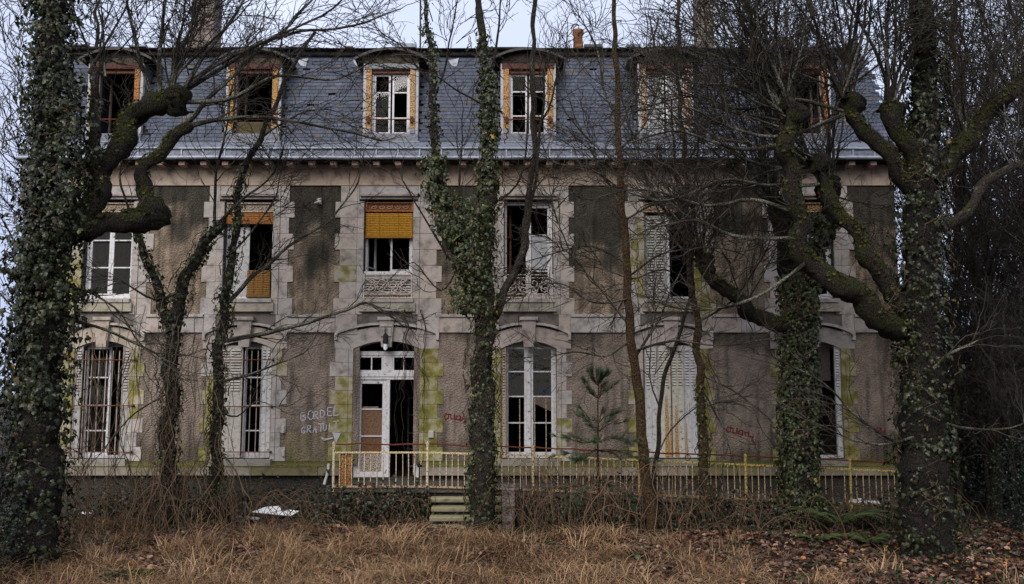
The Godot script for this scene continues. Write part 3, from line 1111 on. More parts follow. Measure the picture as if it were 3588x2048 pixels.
func graffiti() -> void:
	var white := Color(0.45, 0.45, 0.5)
	# letter strokes on a unit box
	var B := [[0, 0, 0, 1, 0.55, 0.95, 0.6, 0.7, 0.1, 0.52, 0.65, 0.4, 0.55, 0.05, 0, 0]]
	var O := [[0.3, 0, 0.02, 0.3, 0.1, 0.8, 0.4, 0.95, 0.6, 0.6, 0.55, 0.2, 0.3, 0]]
	var R := [[0, 0, 0.05, 1, 0.5, 0.95, 0.5, 0.6, 0.08, 0.5, 0.6, 0]]
	var D := [[0, 0, 0.02, 1, 0.5, 0.8, 0.6, 0.4, 0.4, 0.05, 0, 0]]
	var E := [[0.5, 0.95, 0, 0.95, 0, 0, 0.5, 0.02], [0, 0.5, 0.4, 0.5]]
	var L := [[0.02, 1, 0, 0, 0.5, 0.05]]
	var G := [[0.55, 0.85, 0.25, 1, 0.0, 0.6, 0.1, 0.1, 0.45, 0.02, 0.6, 0.4, 0.35, 0.42]]
	var A := [[0, 0, 0.3, 1, 0.6, 0], [0.12, 0.38, 0.5, 0.38]]
	var T := [[0.3, 0, 0.3, 1], [0, 0.95, 0.65, 1]]
	var U := [[0, 1, 0.05, 0.2, 0.3, 0, 0.5, 0.25, 0.52, 1]]
	var I := [[0.2, 0, 0.22, 1]]
	var words := [[[B, O, R, D, E, L], Vector2(-4.62, 1.98), 0.2, 0.15], [[G, R, A, T, U, I, T], Vector2(-4.6, 1.7), 0.16, 0.125]]
	var s := Shape.new()
	for w in words:
		var at: Vector2 = w[1]
		for letter in w[0]:
			for st in letter:
				ribbon(s, st, at, float(w[2]) * rng.randf_range(0.75, 1.1), 0.021, 0.034 if at.x > -4.12 else 0.006, white)
			at += Vector2(float(w[3]) * rng.randf_range(0.85, 1.1), rng.randf_range(-0.01, 0.035))
	# arrow pointing to the door
	ribbon(s, [-4.14, 1.6, -4.1, 1.56, -3.92, 1.6], Vector2.ZERO, 1.0, 0.04, 0.036, white)
	s.tri(Vector3(-3.92, 1.72, 0.037), Vector3(-3.83, 1.5, 0.037), Vector3(-3.73, 1.71, 0.037), white)
	put("graffiti", s, m_plain, house, "white sprayed words and arrow")
	var red := Color(0.17, 0.028, 0.03)
	var r := Shape.new()
	var ouais := [[0.1, 0, 0, 0.25, 0.15, 0.5, 0.35, 0.4, 0.35, 0.1, 0.1, 0], [0.35, 0.45, 0.55, 0.4, 0.55, 0.05, 0.85, 0.05, 0.85, 0.4, 0.9, 0.0], [1.3, 0.3, 1.05, 0.3, 1.0, 0.0, 1.3, -0.05, 1.35, 0.25, 1.35, -0.1, 1.5, -0.05, 1.5, 0.2], [1.75, 0.15, 1.6, 0.05, 1.75, -0.1, 1.6, -0.25]]
	for st in ouais:
		ribbon(r, st, Vector2(-1.48, 2.0), 0.26, 0.024, 0.006, red)
	put("graffiti", r, m_plain, house, "red scrawled word beside the door")
	r = Shape.new()
	var ouan := [[0.1, 0, 0, 0.2, 0.15, 0.4, 0.35, 0.3, 0.3, 0.05, 0.1, 0], [0.35, 0.35, 0.5, 0.3, 0.5, -0.02, 0.75, -0.05, 0.8, 0.3, 0.82, -0.05], [1.15, 0.15, 0.95, 0.15, 0.9, -0.12, 1.15, -0.15, 1.2, 0.1, 1.2, -0.2], [1.35, 0.05, 1.38, -0.22], [1.38, 0.0, 1.6, 0.0, 1.62, -0.3, 1.9, -0.3, 1.85, -0.6, 2.05, -0.75, 2.1, -1.1]]
	for st in ouan:
		ribbon(r, st, Vector2(4.68, 1.72), 0.3, 0.026, 0.006, red)
	put("graffiti", r, m_plain, house, "red scrawled word with a long tail")
	r = Shape.new()
	for st in [[0.1, 0, 0, 0.2, 0.15, 0.4, 0.35, 0.3, 0.3, 0.05, 0.1, 0], [0.4, 0.35, 0.45, 0.05, 0.7, 0.05, 0.75, 0.35]]:
		ribbon(r, st, Vector2(7.95, 1.72), 0.28, 0.024, 0.006, red)
	put("graffiti", r, m_plain, house, "faint red scrawl near the right end")


func on_roof(x: float, s: float, lift := 0.0) -> Vector3:
	return Vector3(x, 8.15 + 0.956 * s + 0.293 * lift, 0.02 - 0.293 * s + 0.956 * lift)


func build_roof() -> void:
	var slope := Vector3(0, 0.956, -0.293)
	var out := Vector3(0, 0.293, 0.956)
	# boarding under the slates, flat top and ends
	var s := Shape.new()
	var wood := Color(0.05, 0.042, 0.036)
	s.quad(on_roof(-10.9, -0.1, -0.03), on_roof(8.62, -0.1, -0.03), on_roof(8.6, 0.15, -0.03), on_roof(-10.88, 0.15, -0.03), wood)
	s.quad(on_roof(-10.56, 2.15, -0.03), on_roof(8.26, 2.15, -0.03), on_roof(8.2, 2.46, -0.03), on_roof(-10.5, 2.46, -0.03), wood)
	for i in 7:
		var a := -10.88 if i == 0 else COL[i - 1] + 0.58
		var b := 8.6 if i == 6 else COL[i] - 0.58
		s.quad(on_roof(a, 0.15, -0.03), on_roof(b, 0.15, -0.03), on_roof(8.26 if i == 6 else b, 2.15, -0.03), on_roof(-10.56 if i == 0 else a, 2.15, -0.03), wood)
	s.quad(Vector3(8.62, 8.05, 0.0), Vector3(8.62, 8.05, -9.0), Vector3(8.18, 10.64, -8.6), Vector3(8.18, 10.64, -0.7), Color(0.1, 0.11, 0.14))
	s.quad(Vector3(-10.9, 8.05, -9.0), Vector3(-10.9, 8.05, 0.0), Vector3(-10.48, 10.64, -0.7), Vector3(-10.48, 10.64, -8.6), Color(0.1, 0.11, 0.14))
	s.quad(Vector3(8.62, 8.05, -9.0), Vector3(-10.9, 8.05, -9.0), Vector3(-10.5, 10.64, -8.58), Vector3(8.2, 10.64, -8.58), Color(0.1, 0.11, 0.14))
	s.quad(Vector3(-10.5, 10.62, -0.72), Vector3(8.2, 10.62, -0.72), Vector3(6.5, 11.3, -4.5), Vector3(-8.5, 11.3, -4.5), wood)
	s.quad(Vector3(8.2, 10.62, -8.6), Vector3(-10.5, 10.62, -8.6), Vector3(-8.5, 11.3, -4.5), Vector3(6.5, 11.3, -4.5), wood)
	s.tri(Vector3(8.2, 10.62, -0.72), Vector3(8.2, 10.62, -8.6), Vector3(6.5, 11.3, -4.5), wood)
	s.tri(Vector3(-10.5, 10.62, -8.6), Vector3(-10.5, 10.62, -0.72), Vector3(-8.5, 11.3, -4.5), wood)
	put("roof", s, m_dirty, house)
	# slates
	var kinds: Array[ArrayMesh] = []
	for i in 7:
		var q := Shape.new()
		var base := vary(Color(0.085, 0.102, 0.147), 0.24)
		if i == 6:
			base = Color(0.11, 0.105, 0.11)
		var w := 0.082
		var a := Vector3(-w, 0, 0.02)
		var b := Vector3(w, 0, 0.02)
		var d := Vector3(w, 0.15, 0.001)
		var e := Vector3(-w, 0.15, 0.001)
		q.quad(a, b, d, e, base)
		var under := Vector3(0, 0.001, -0.02)
		q.quad(a + under, b + under, b, a, base * 0.6)
		q.quad(a + under, a, e, e + Vector3(0, 0, -0.001), base * 0.8)
		q.quad(b, b + under, d + Vector3(0, 0, -0.001), d, base * 0.8)
		kinds.append(q.made())
	var singles := 0
	var rest: Array[Array] = [[], [], [], [], [], [], []]
	var row := 0
	var y := 0.0
	while y < 2.42:
		var x := -10.85 + (0.085 if row % 2 else 0.0) + y * 0.16
		while x < 8.55 - y * 0.16:
			x += 0.168
			var at := on_roof(x, y, 0.0)
			var hole := false
			for c in COL:
				if absf(x - c) < 0.66 and at.y > 8.28:
					hole = true
			if not hole and rng.randf() < 0.009:
				hole = true
			if x > -1.95 and x < -1.6 and row >= 3 and row < 5:
				hole = true
			if hole:
				continue
			var turn := rng.randf_range(-0.02, 0.02) if rng.randf() > 0.03 else rng.randf_range(-0.15, 0.15)
			var b := Basis(Vector3.RIGHT, slope, out) * Basis(Vector3(0, 0, 1), turn) * Basis(Vector3(1, 0, 0), rng.randf_range(0.0, 0.03))
			var tr := Transform3D(b, at + slope * rng.randf_range(-0.006, 0.006))
			var k := rng.randi() % 6 if rng.randf() > 0.06 else 6
			if singles < 296 and x > -2.0 and x < -0.35:
				singles += 1
				var o := put("slate", kinds[k], m_slate, house)
				o.transform = tr
			else:
				rest[k].append(tr)
		y += 0.1
		row += 1
	for k in 7:
		var w: Array[Transform3D] = []
		w.assign(rest[k])
		var tint := PackedColorArray()
		tint.resize(w.size())
		for i in w.size():
			tint[i] = vary(Color.WHITE, 0.24)
		scatter("slates", kinds[k], w, tint, m_slate, house)
	# zinc at the foot: flashing, box gutter with seams, half-round gutter, soffit and corbels
	s = Shape.new()
	var zinc := Color(0.26, 0.29, 0.355)
	s.quad(Vector3(-10.95, 7.98, 0.42), Vector3(8.66, 7.98, 0.42), Vector3(8.66, 8.2, 0.05), Vector3(-10.95, 8.2, 0.05), zinc)
	s.box(-10.95, 8.66, 7.77, 7.95, 0.0, 0.40, zinc * 0.8)
	put("zinc_flashing", s, m_zinc, house)
	for i in 2:
		s = Shape.new()
		var p := PackedVector3Array()
		for j in 41:
			p.append(Vector3(-10.95 + j * 0.49, (7.965 if i == 0 else 7.745) + broad.get_noise_1d(j * 13.0 + i * 99) * 0.012, 0.415 if i == 0 else 0.45))
		s.rod(p, taper(41, 0.026 if i == 0 else 0.045, 0.026 if i == 0 else 0.045), 8, [zinc * 1.5])
		put("gutter", s, m_zinc, house)
	for j in 40:
		s = Shape.new()
		s.box(-10.7 + j * 0.48, -10.67 + j * 0.48, 7.79, 7.95, 0.40, 0.422, zinc * 1.6)
		put("gutter_seam", s, m_zinc, house)
		s = Shape.new()
		s.box(-10.76 + j * 0.48, -10.62 + j * 0.48, 7.60, 7.694, 0.03, 0.36, vary(Color(0.5, 0.37, 0.32), 0.15), 0.01)
		put("corbel", s, m_stone, house)
	s = Shape.new()
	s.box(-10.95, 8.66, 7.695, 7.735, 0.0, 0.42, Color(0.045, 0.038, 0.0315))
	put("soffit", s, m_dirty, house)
	# edge of the flat above the slates: weathered boards and broken zinc
	var x := -10.5
	while x < 8.2:
		var w := minf(rng.randf_range(0.5, 1.6), 8.22 - x)
		s = Shape.new()
		var d := rng.randf_range(-0.03, 0.02)
		var tone := vary(Color(0.075, 0.05, 0.042).lerp(Color(0.045, 0.045, 0.05), rng.randf()), 0.2)
		s.box(x, x + w - 0.004, 10.49 + d * 0.3, 10.6, -0.75, -0.6, tone, 0.02)
		s.box(x, x + w - 0.004, 10.6, 10.66 + d, -0.78, -0.5, tone * 0.8, 0.02)
		put("cornice_board", s, m_dirty, house)
		if rng.randf() < 0.55:
			s = Shape.new()
			var a := x + rng.randf() * w * 0.5
			var l := rng.randf_range(0.15, 0.6)
			s.box(a, a + l, 10.66 + d, 10.69 + d + rng.randf() * 0.08, -0.9, -0.49 + rng.randf() * 0.03, [Color(0.25, 0.3, 0.36), Color(0.08, 0.09, 0.1), Color(0.12, 0.1, 0.09)][rng.randi() % 3], 0.008)
			put("roof_scrap", s, m_zinc, house)
		x += w
	for a in [-3.75, -1.5, 2.9, -5.05]:
		s = Shape.new()
		s.prism(PackedVector2Array([Vector2(a, 10.36), Vector2(a + 0.25, 10.42), Vector2(a + 0.2, 10.2), Vector2(a + 0.08, 10.24)]), -0.62, -0.6, Color(0.4, 0.43, 0.48))
		put("zinc_scrap", s, m_zinc, house)
	for i in 6:
		dormer(i)
	# chimneys, pot, aerial
	for d in [[-8.63, -8.07, 13.9, -4.4, -3.7], [5.02, 5.46, 13.9, -4.3, -3.8], [6.55, 7.05, 11.35, -2.6, -1.9]]:
		s = Shape.new()
		s.box(d[0], d[1], 10.6, d[2], d[3], d[4], Color(0.2, 0.165, 0.15))
		var yy := 10.9
		while yy < d[2]:
			s.box(d[0] - 0.006, d[1] + 0.006, yy, yy + 0.27, d[4], d[4] + 0.012, vary(Color(0.24, 0.195, 0.175), 0.2), 0.008)
			yy += 0.285
		put("chimney", s, m_stone, house)
	s = Shape.new()
	s.rod(PackedVector3Array([Vector3(1.66, 10.7, -2), Vector3(1.66, 11.25, -2), Vector3(1.66, 11.5, -2), Vector3(1.66, 11.56, -2), Vector3(1.66, 11.66, -2)]), PackedFloat32Array([0.13, 0.13, 0.11, 0.15, 0.14]), 10, [Color(0.34, 0.15, 0.07)])
	put("chimney_pot", s, m_dirty, house)
	s = Shape.new()
	s.bar(Vector3(-2.2, 10.6, -1.0), Vector3(-2.22, 13.6, -1.0), 0.022, Color(0.05, 0.05, 0.05))
	put("aerial_pole", s, m_plain, house)


func dormer(k: int) -> void:
	var c := COL[k] + (-0.02 if k == 0 else 0.0)
	var o := holder("dormer", house)
	var zinc := Color(0.2, 0.21, 0.25)
	var rusty: Color = [Color(0.42, 0.22, 0.09), Color(0.55, 0.36, 0.12), Color(0.52, 0.38, 0.2), Color(0.55, 0.33, 0.12), Color(0.55, 0.46, 0.38), Color(0.45, 0.24, 0.1)][k]
	# cheeks back to the slope and the sill
	var s := Shape.new()
	for d in [-1.0, 1.0]:
		s.box(minf(c + d * 0.62, c + d * 0.56), maxf(c + d * 0.62, c + d * 0.56), 8.25, 10.3, -1.0, -0.03, zinc * 0.7)
	put("dormer_cheek", s, m_zinc, o)
	s = Shape.new()
	s.box(c - 0.64, c + 0.64, 8.22, 8.42, -0.3, 0.03, zinc, 0.012)
	s.box(c - 0.68, c + 0.68, 8.19, 8.225, -0.3, 0.075, zinc * 1.6, 0.01)
	put("dormer_sill", s, m_zinc, o)
	# jambs: white outer edge, rusty painted face, zinc foot
	for d in [-1.0, 1.0]:
		var j := Shape.new()
		j.box(minf(c + d * 0.63, c + d * 0.56), maxf(c + d * 0.63, c + d * 0.56), 8.42, 10.06, -0.1, 0.0, Color(0.45, 0.45, 0.47), 0.006)
		j.box(minf(c + d * 0.557, c + d * 0.44), maxf(c + d * 0.557, c + d * 0.44), 8.42, 8.52, -0.1, 0.04, zinc * 1.3, 0.006)
		put("dormer_jamb", j, m_paint, o)
		j = Shape.new()
		var y := 8.52
		while y < 9.93:
			j.box2(minf(c + d * 0.557, c + d * 0.44), maxf(c + d * 0.557, c + d * 0.44), y, minf(y + 0.25, 9.93), -0.1, 0.03, rusty.lerp(Color(0.45, 0.42, 0.38), rng.randf() * 0.5), rusty.lerp(RUSTY, rng.randf() * 0.35), 0.004)
			y += 0.25
		put("dormer_facing", j, m_rust, o)
	# head, tympanum and segmental hood
	s = Shape.new()
	var head := Color(0.11, 0.05, 0.042) if k != 2 else Color(0.3, 0.31, 0.34)
	s.box(c - 0.6, c + 0.6, 9.93, 10.06, -0.15, 0.02, head, 0.01)
	put("dormer_head", s, m_wood, o)
	s = Shape.new()
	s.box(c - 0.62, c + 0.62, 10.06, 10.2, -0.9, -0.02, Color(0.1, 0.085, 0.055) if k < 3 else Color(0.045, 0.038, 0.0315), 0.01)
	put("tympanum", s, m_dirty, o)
	var arch := PackedVector2Array()
	for i in 13:
		var u := -1.0 + i / 6.0
		arch.append(Vector2(c + 0.84 * u, 10.17 + 0.25 * (1.0 - u * u)))
	for i in 13:
		var u := 1.0 - i / 6.0
		arch.append(Vector2(c + 0.82 * u, 10.125 + 0.235 * (1.0 - u * u)))
	s = Shape.new()
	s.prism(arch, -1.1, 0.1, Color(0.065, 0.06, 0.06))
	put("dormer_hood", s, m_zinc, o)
	s = Shape.new()
	var fill := PackedVector2Array()
	for i in 13:
		var u := -1.0 + i / 6.0
		fill.append(Vector2(c + 0.8 * u, 10.12 + 0.232 * (1.0 - u * u)))
	s.prism(fill, -1.0, -0.04, Color(0.055, 0.045, 0.04))
	put("hood_filling", s, m_dirty, o)
	# window in the opening
	s = Shape.new()
	var bar := PackedVector3Array([Vector3(c - 0.56, 8.73, 0.07), Vector3(c + 0.56, 8.735, 0.07)])
	s.rod(bar, taper(2, 0.013, 0.013), 6, [RUSTY * 1.2])
	s.box(c - 0.52, c - 0.46, 8.66, 8.8, 0.03, 0.085, RUSTY)
	s.box(c + 0.46, c + 0.52, 8.66, 8.8, 0.03, 0.085, RUSTY)
	put("guard_bar", s, m_rust, o)
	s = Shape.new()
	s.box(c - 0.44, c + 0.44, 9.85, 9.93, -0.14, -0.06, Color(0.25, 0.11, 0.07), 0.008)
	put("blind_box", s, m_wood, o)
	s = Shape.new()
	for d in [-1.0, 1.0]:
		s.box(minf(c + d * 0.44, c + d * 0.4), maxf(c + d * 0.44, c + d * 0.4), 8.42, 9.93, -0.2, -0.1, WHITE * (0.9 if k in [2, 3, 4] else 0.4), 0.005)
	put("window_frame", s, m_paint, o)
	if k in [2, 3, 4]:
		for d in [0, 1]:
			var a: float = c - 0.4 + d * 0.42
			var l := Shape.new()
			leaf_frame(l, a, a + 0.38, 8.43, 9.85, -0.13, [8.82, 9.42] if k != 3 else [8.87, 9.44], WHITE, 0.045)
			put("casement", l, m_paint, o)
			if k == 2 and d == 0:
				pane(a + 0.04, a + 0.34, 8.5, 9.4, -0.145, o)
			elif k == 2:
				pane(a + 0.04, a + 0.34, 9.44, 9.8, -0.145, o)
				pane(a + 0.04, a + 0.34, 8.5, 8.76, -0.145, o)
			elif k == 4:
				var b := Shape.new()
				b.box(a + 0.04, a + 0.34, 8.5, 9.8, -0.165, -0.15, Color(0.33, 0.35, 0.37))
				put("curtain", b, m_paint, o)
			else:
				pane(a + 0.04, a + 0.34, 9.46, 9.8, -0.145, o)
	else:
		turned_leaf(c - 0.4, 0.38, 8.43, 9.85, -0.14, 1.2, [8.8, 9.3], Color(0.12, 0.09, 0.08), o, true)
		turned_leaf(c + 0.4, 0.38, 8.43, 9.85, -0.14, -1.3, [8.8, 9.3], Color(0.12, 0.09, 0.08), o, false)
		if k == 1:
			var b := Shape.new()
			b.box(c - 0.44, c + 0.44, 8.42, 8.72, -0.12, -0.1, Color(0.12, 0.095, 0.045))
			put("sill_board", b, m_wood, o)


func build_house() -> void:
	house = thing("abandoned_house", "long derelict stone house with slate mansard roof, dormers and broken windows", "house")
	build_shell()
	build_panels()
	build_stonework()
	first_floor_windows()
	ground_floor_windows()
	graffiti()
	build_roof()
	var s := Shape.new()
	s.rod(spline([Vector3(-3.95, 1.06, 0.24), Vector3(-3.95, 0.9, 0.27), Vector3(-4.0, 0.72, 0.27), Vector3(-4.02, 0.62, 0.3)], 0.05), taper(9, 0.03, 0.03), 8, [Color(0.6, 0.6, 0.6)])
	put("drain_pipe", s, m_paint, house)
	s = Shape.new()
	s.box(-1.82, -1.7, 1.6, 1.76, 0.02, 0.1, Color(0.42, 0.4, 0.38), 0.015)
	put("doorbell_box", s, m_plain, house)
	s = Shape.new()
	s.box(-4.37, -4.27, 6.78, 6.92, 0.0, 0.1, Color(0.5, 0.5, 0.5), 0.02)
	s.bar(Vector3(-4.32, 6.82, 0.08), Vector3(-4.38, 6.78, 0.2), 0.03, Color(0.4, 0.4, 0.4), 8)
	put("wall_bracket", s, m_plain, house)
	s = Shape.new()
	for e in [[-5.02, 1.7], [-5.0, 1.2]]:
		s.box(e[0], e[0] + 0.06, e[1], e[1] + 0.16, 0.0, 0.08, Color(0.45, 0.44, 0.43), 0.012)
	put("shutter_stop", s, m_plain, house)


func build_terrace() -> void:
	var t := thing("terrace", "dark mossy concrete terrace and ramp along the foot of the house", "terrace")
	var s := Shape.new()
	var top := func(x: float) -> float: return 0.70 - maxf(0.0, x + 1.0) * 0.0425
	s.prism(PackedVector2Array([Vector2(-3.6, -0.3), Vector2(-3.6, 0.62), Vector2(-1.0, 0.62), Vector2(TERRACE_END, 0.2), Vector2(TERRACE_END, -0.3)]), 0.21, 1.95, Color(0.055, 0.05, 0.045))
	put("terrace_wall", s, m_crepi, t)
	s = Shape.new()
	s.prism(PackedVector2Array([Vector2(-3.65, 0.621), Vector2(-3.65, 0.70), Vector2(-1.0, 0.70), Vector2(TERRACE_END, 0.30), Vector2(TERRACE_END, 0.205), Vector2(-1.0, 0.621)]), 0.205, 2.03, Color(0.13, 0.12, 0.1))
	put("terrace_slab", s, m_dirty, t)
	# steps down to the garden, right of the first railing bay
	var st := thing("garden_steps", "worn greenish stone steps beside the ivy tree in front of the door", "steps")
	for i in 4:
		s = Shape.new()
		var y := 0.55 - i * 0.14
		s.box2(-1.52 + rng.randf_range(-0.07, 0.07), -0.2, y - 0.085, y, 2.04, 2.42 + i * 0.31, vary(Color(0.15, 0.135, 0.1), 0.2), vary(Color(0.25, 0.235, 0.15), 0.2), 0.012)
		put("step", s, m_stone, st)
		s = Shape.new()
		s.box(-1.42, -0.2, -0.2, y - 0.088, 2.04, 2.36 + i * 0.31, Color(0.035, 0.032, 0.028))
		put("riser", s, m_dirty, st)
	s = Shape.new()
	s.box(-0.19, 0.05, -0.2, 0.78, 2.04, 2.95, Color(0.36, 0.3, 0.26), 0.02)
	put("cheek_wall", s, m_dirty, st)
	# railing
	var r := thing("terrace_railing", "rusty cream metal railing with upright bars along the terrace edge", "railing")
	var cream := Color(0.66, 0.64, 0.54)
	var moss := Color(0.42, 0.37, 0.12)
	var posts: Array[float] = [-3.5, -1.66, 0.41, 2.49, 4.58, 6.63, 8.1]
	for i in posts.size():
		var x := posts[i]
		var y: float = top.call(x)
		s = Shape.new()
		var c := cream.lerp(moss, clampf((x + 1.5) / 5.0, 0.0, 0.9))
		s.bar(Vector3(x, y - 0.06, 2.06), Vector3(x, y + 0.86, 2.06), 0.027, c, 8)
		s.rod(PackedVector3Array([Vector3(x, y + 0.85, 2.06), Vector3(x, y + 0.88, 2.06), Vector3(x, y + 0.915, 2.06)]), PackedFloat32Array([0.036, 0.04, 0.008]), 8, [c])
		put("post", s, m_rust, r)
		if i == posts.size() - 1:
			break
		var x2 := posts[i + 1]
		var y2: float = top.call(x2)
		s = Shape.new()
		var hand := PackedVector3Array()
		for j in 9:
			var f := j / 8.0
			hand.append(Vector3(lerpf(x, x2, f), lerpf(y, y2, f) + 0.86 + broad.get_noise_1d((x + j) * 20.0) * 0.025, 2.06))
		s.rod(hand, taper(9, 0.017, 0.017), 6, [RUSTY * 0.9])
		put("handrail", s, m_rust, r)
		for h in [0.68, 0.02]:
			s = Shape.new()
			var cc := c.lerp(moss, 0.3) if h > 0.5 else c.lerp(RUSTY, 0.5)
			s.prism(PackedVector2Array([Vector2(x, y + h), Vector2(x2, y2 + h), Vector2(x2, y2 + h + 0.035), Vector2(x, y + h + 0.035)]), 2.04, 2.08, cc)
			put("rail", s, m_rust, r)
		var n := int(round((x2 - x) / 0.119))
		for j in range(1, n):
			var f := float(j) / n
			var bx := lerpf(x, x2, f) + rng.randf_range(-0.008, 0.008)
			var by := lerpf(y, y2, f)
			if rng.randf() < 0.03:
				continue
			s = Shape.new()
			s.rod(PackedVector3Array([Vector3(bx, by + 0.03, 2.06), Vector3(bx + rng.randf_range(-0.008, 0.008), by + 0.35, 2.06 + rng.randf_range(-0.01, 0.01)), Vector3(bx, by + 0.69, 2.06)]), taper(3, 0.0105, 0.0105), 5, [vary(c.lerp(Color(0.56, 0.5, 0.44), 0.5), 0.2)])
			put("baluster", s, m_rust, r)
		s = Shape.new()
		var ring := PackedVector3Array()
		var q := Vector3(lerpf(x, x2, 0.46), lerpf(y, y2, 0.46) + 0.785, 2.06)
		for j in 11:
			ring.append(q + Vector3(cos(j * 0.628) * 0.055, sin(j * 0.628) * 0.055, 0))
		s.rod(ring, taper(11, 0.008, 0.008), 5, [RUSTY * 1.1])
		put("ring", s, m_rust, r)
	s = Shape.new()
	for j in 6:
		s.box2(-3.4 + j * 0.045, -3.36 + j * 0.045, 0.74, 1.38, 2.0, 2.012 + 0.01 * (j % 2), vary(Color(0.3, 0.15, 0.05), 0.2), vary(Color(0.38, 0.26, 0.12), 0.2))
	put("rust_plate", s, m_rust, r)


# ---------------------------------------------------------------- trees
const MOSSY := [Color(0.034, 0.027, 0.022), Color(0.035, 0.038, 0.010), 0.55, Color(0.1, 0.085, 0.06), 0.1]
const BARK := [Color(0.052, 0.042, 0.035), Color(0.05, 0.05, 0.018), 0.25, Color(0.16, 0.15, 0.12), 0.2]
const LICHEN := [Color(0.05, 0.042, 0.036), Color(0.08, 0.08, 0.03), 0.35, Color(0.3, 0.3, 0.25), 0.4]
const DARKBARK := [Color(0.03, 0.025, 0.022), Color(0.03, 0.03, 0.012), 0.25, Color(0.07, 0.065, 0.055), 0.15]
const OLIVE := [Color(0.105, 0.062, 0.032), Color(0.12, 0.088, 0.03), 0.3, Color(0.13, 0.1, 0.07), 0.15]


func limb(called: String, flat: Array, r0: float, r1: float, pal: Array, under: Node3D, bump := 0.24, wob := 0.06, sides := 12) -> PackedVector3Array:
	var p := wobble(spline(vecs(flat), 0.055 if r0 > 0.08 else 0.14), wob, 1.3)
	var s := Shape.new()
	var q := p.duplicate()
	var rad := taper(p.size(), r0, r1)
	if r1 > 0.05:
		# rounded end
		var d := (p[p.size() - 1] - p[p.size() - 2]).normalized()
		for e in [[0.35, 0.9], [0.7, 0.65], [0.9, 0.35], [0.98, 0.05]]:
			q.append(p[p.size() - 1] + d * r1 * e[0])
			rad.append(r1 * e[1])
	s.rod(q, rad, sides if r0 < 0.08 else 20, pal, noise, bump)
	put(called, s, m_bark, under)
	if pal[2] > 0.5:
		var w: Array[Transform3D] = []
		var c := PackedColorArray()
		moss(p, r0, r1, int(p.size() * 26), w, c)
		scatter("moss", moss_mesh, w, c, m_plain, under)
		var g := Growth.new()
		g.pal = LICHEN
		for i in range(4, p.size(), 3):
			if rng.randf() < 0.6:
				spray_at(g, p[i], off_axis(Vector3.UP, rng.randf_range(0.1, 0.9)), rng.randf_range(0.4, 1.1))
		finish_growth(g, under, Color(0.05, 0.043, 0.036))
	return p


func moss(p: PackedVector3Array, r0: float, r1: float, count: int, where: Array[Transform3D], tint: PackedColorArray) -> void:
	# cushions of moss on the upper side of a limb
	for i in count:
		var f := rng.randf() * (p.size() - 1.001)
		var k := int(f)
		var q := p[k].lerp(p[k + 1], f - k)
		var along := (p[k + 1] - p[k]).normalized()
		var out := off_axis(along, PI / 2)
		if out.y + noise.get_noise_3dv(q * 3.0 + out) * 0.9 < 0.15:
			continue
		var r := lerpf(r0, r1, f / (p.size() - 1))
		var y := (out + Vector3(rng.randf_range(-0.4, 0.4), rng.randf_range(-0.4, 0.4), rng.randf_range(-0.4, 0.4))).normalized()
		var x := y.cross(along).normalized()
		var s := rng.randf_range(0.018, 0.042)
		where.append(Transform3D(Basis(x * s, y * s, x.cross(y) * s), q + out * r * rng.randf_range(0.95, 1.12)))
		tint.append(vary(Color(0.07, 0.078, 0.014).lerp(Color(0.03, 0.026, 0.016), pow(rng.randf(), 0.7)), 0.35))


func knob(at: Vector3, r: float, pal: Array, under: Node3D) -> void:
	# swollen head of an old pollard
	var p := PackedVector3Array()
	var rad := PackedFloat32Array()
	for i in 15:
		var f := i / 14.0
		p.append(at + Vector3(0.1 * sin(f * 3.0), (f - 0.5) * r * 2.0, 0.0))
		rad.append(r * 1.08 * pow(maxf(0.0, sin(PI * clampf(f, 0.015, 0.985))), 0.6))
	var s := Shape.new()
	s.rod(p, rad, 14, pal, noise, 0.55)
	put("pollard_head", s, m_bark, under)


func branch_out(g: Growth, flat: Array, r0: float, r1: float, gen: int, len := 1.6) -> void:
	# a drawn branch with its own side branches
	var p := wobble(spline(vecs(flat), 0.2), 0.05, 1.1)
	var rad := taper(p.size(), r0, r1)
	g.wood.rod(p, rad, 7 if r0 > 0.03 else 5, g.pal, noise, 0.12)
	side_growth(g, p, rad, gen, len, 3)


func shoots(g: Growth, at: Vector3, n: int, toward: Vector3, fan: float, l0: float, l1: float, r: float, gen: int) -> void:
	for i in n:
		var d := (toward + Vector3(rng.randf_range(-1, 1), rng.randf_range(-0.5, 0.7), rng.randf_range(-0.8, 0.8)) * fan).normalized()
		grow(g, at + Vector3(rng.randf_range(-1, 1), rng.randf_range(-1, 1), rng.randf_range(-1, 1)) * 0.12, d, rng.randf_range(l0, l1), r * rng.randf_range(0.8, 1.4), gen)


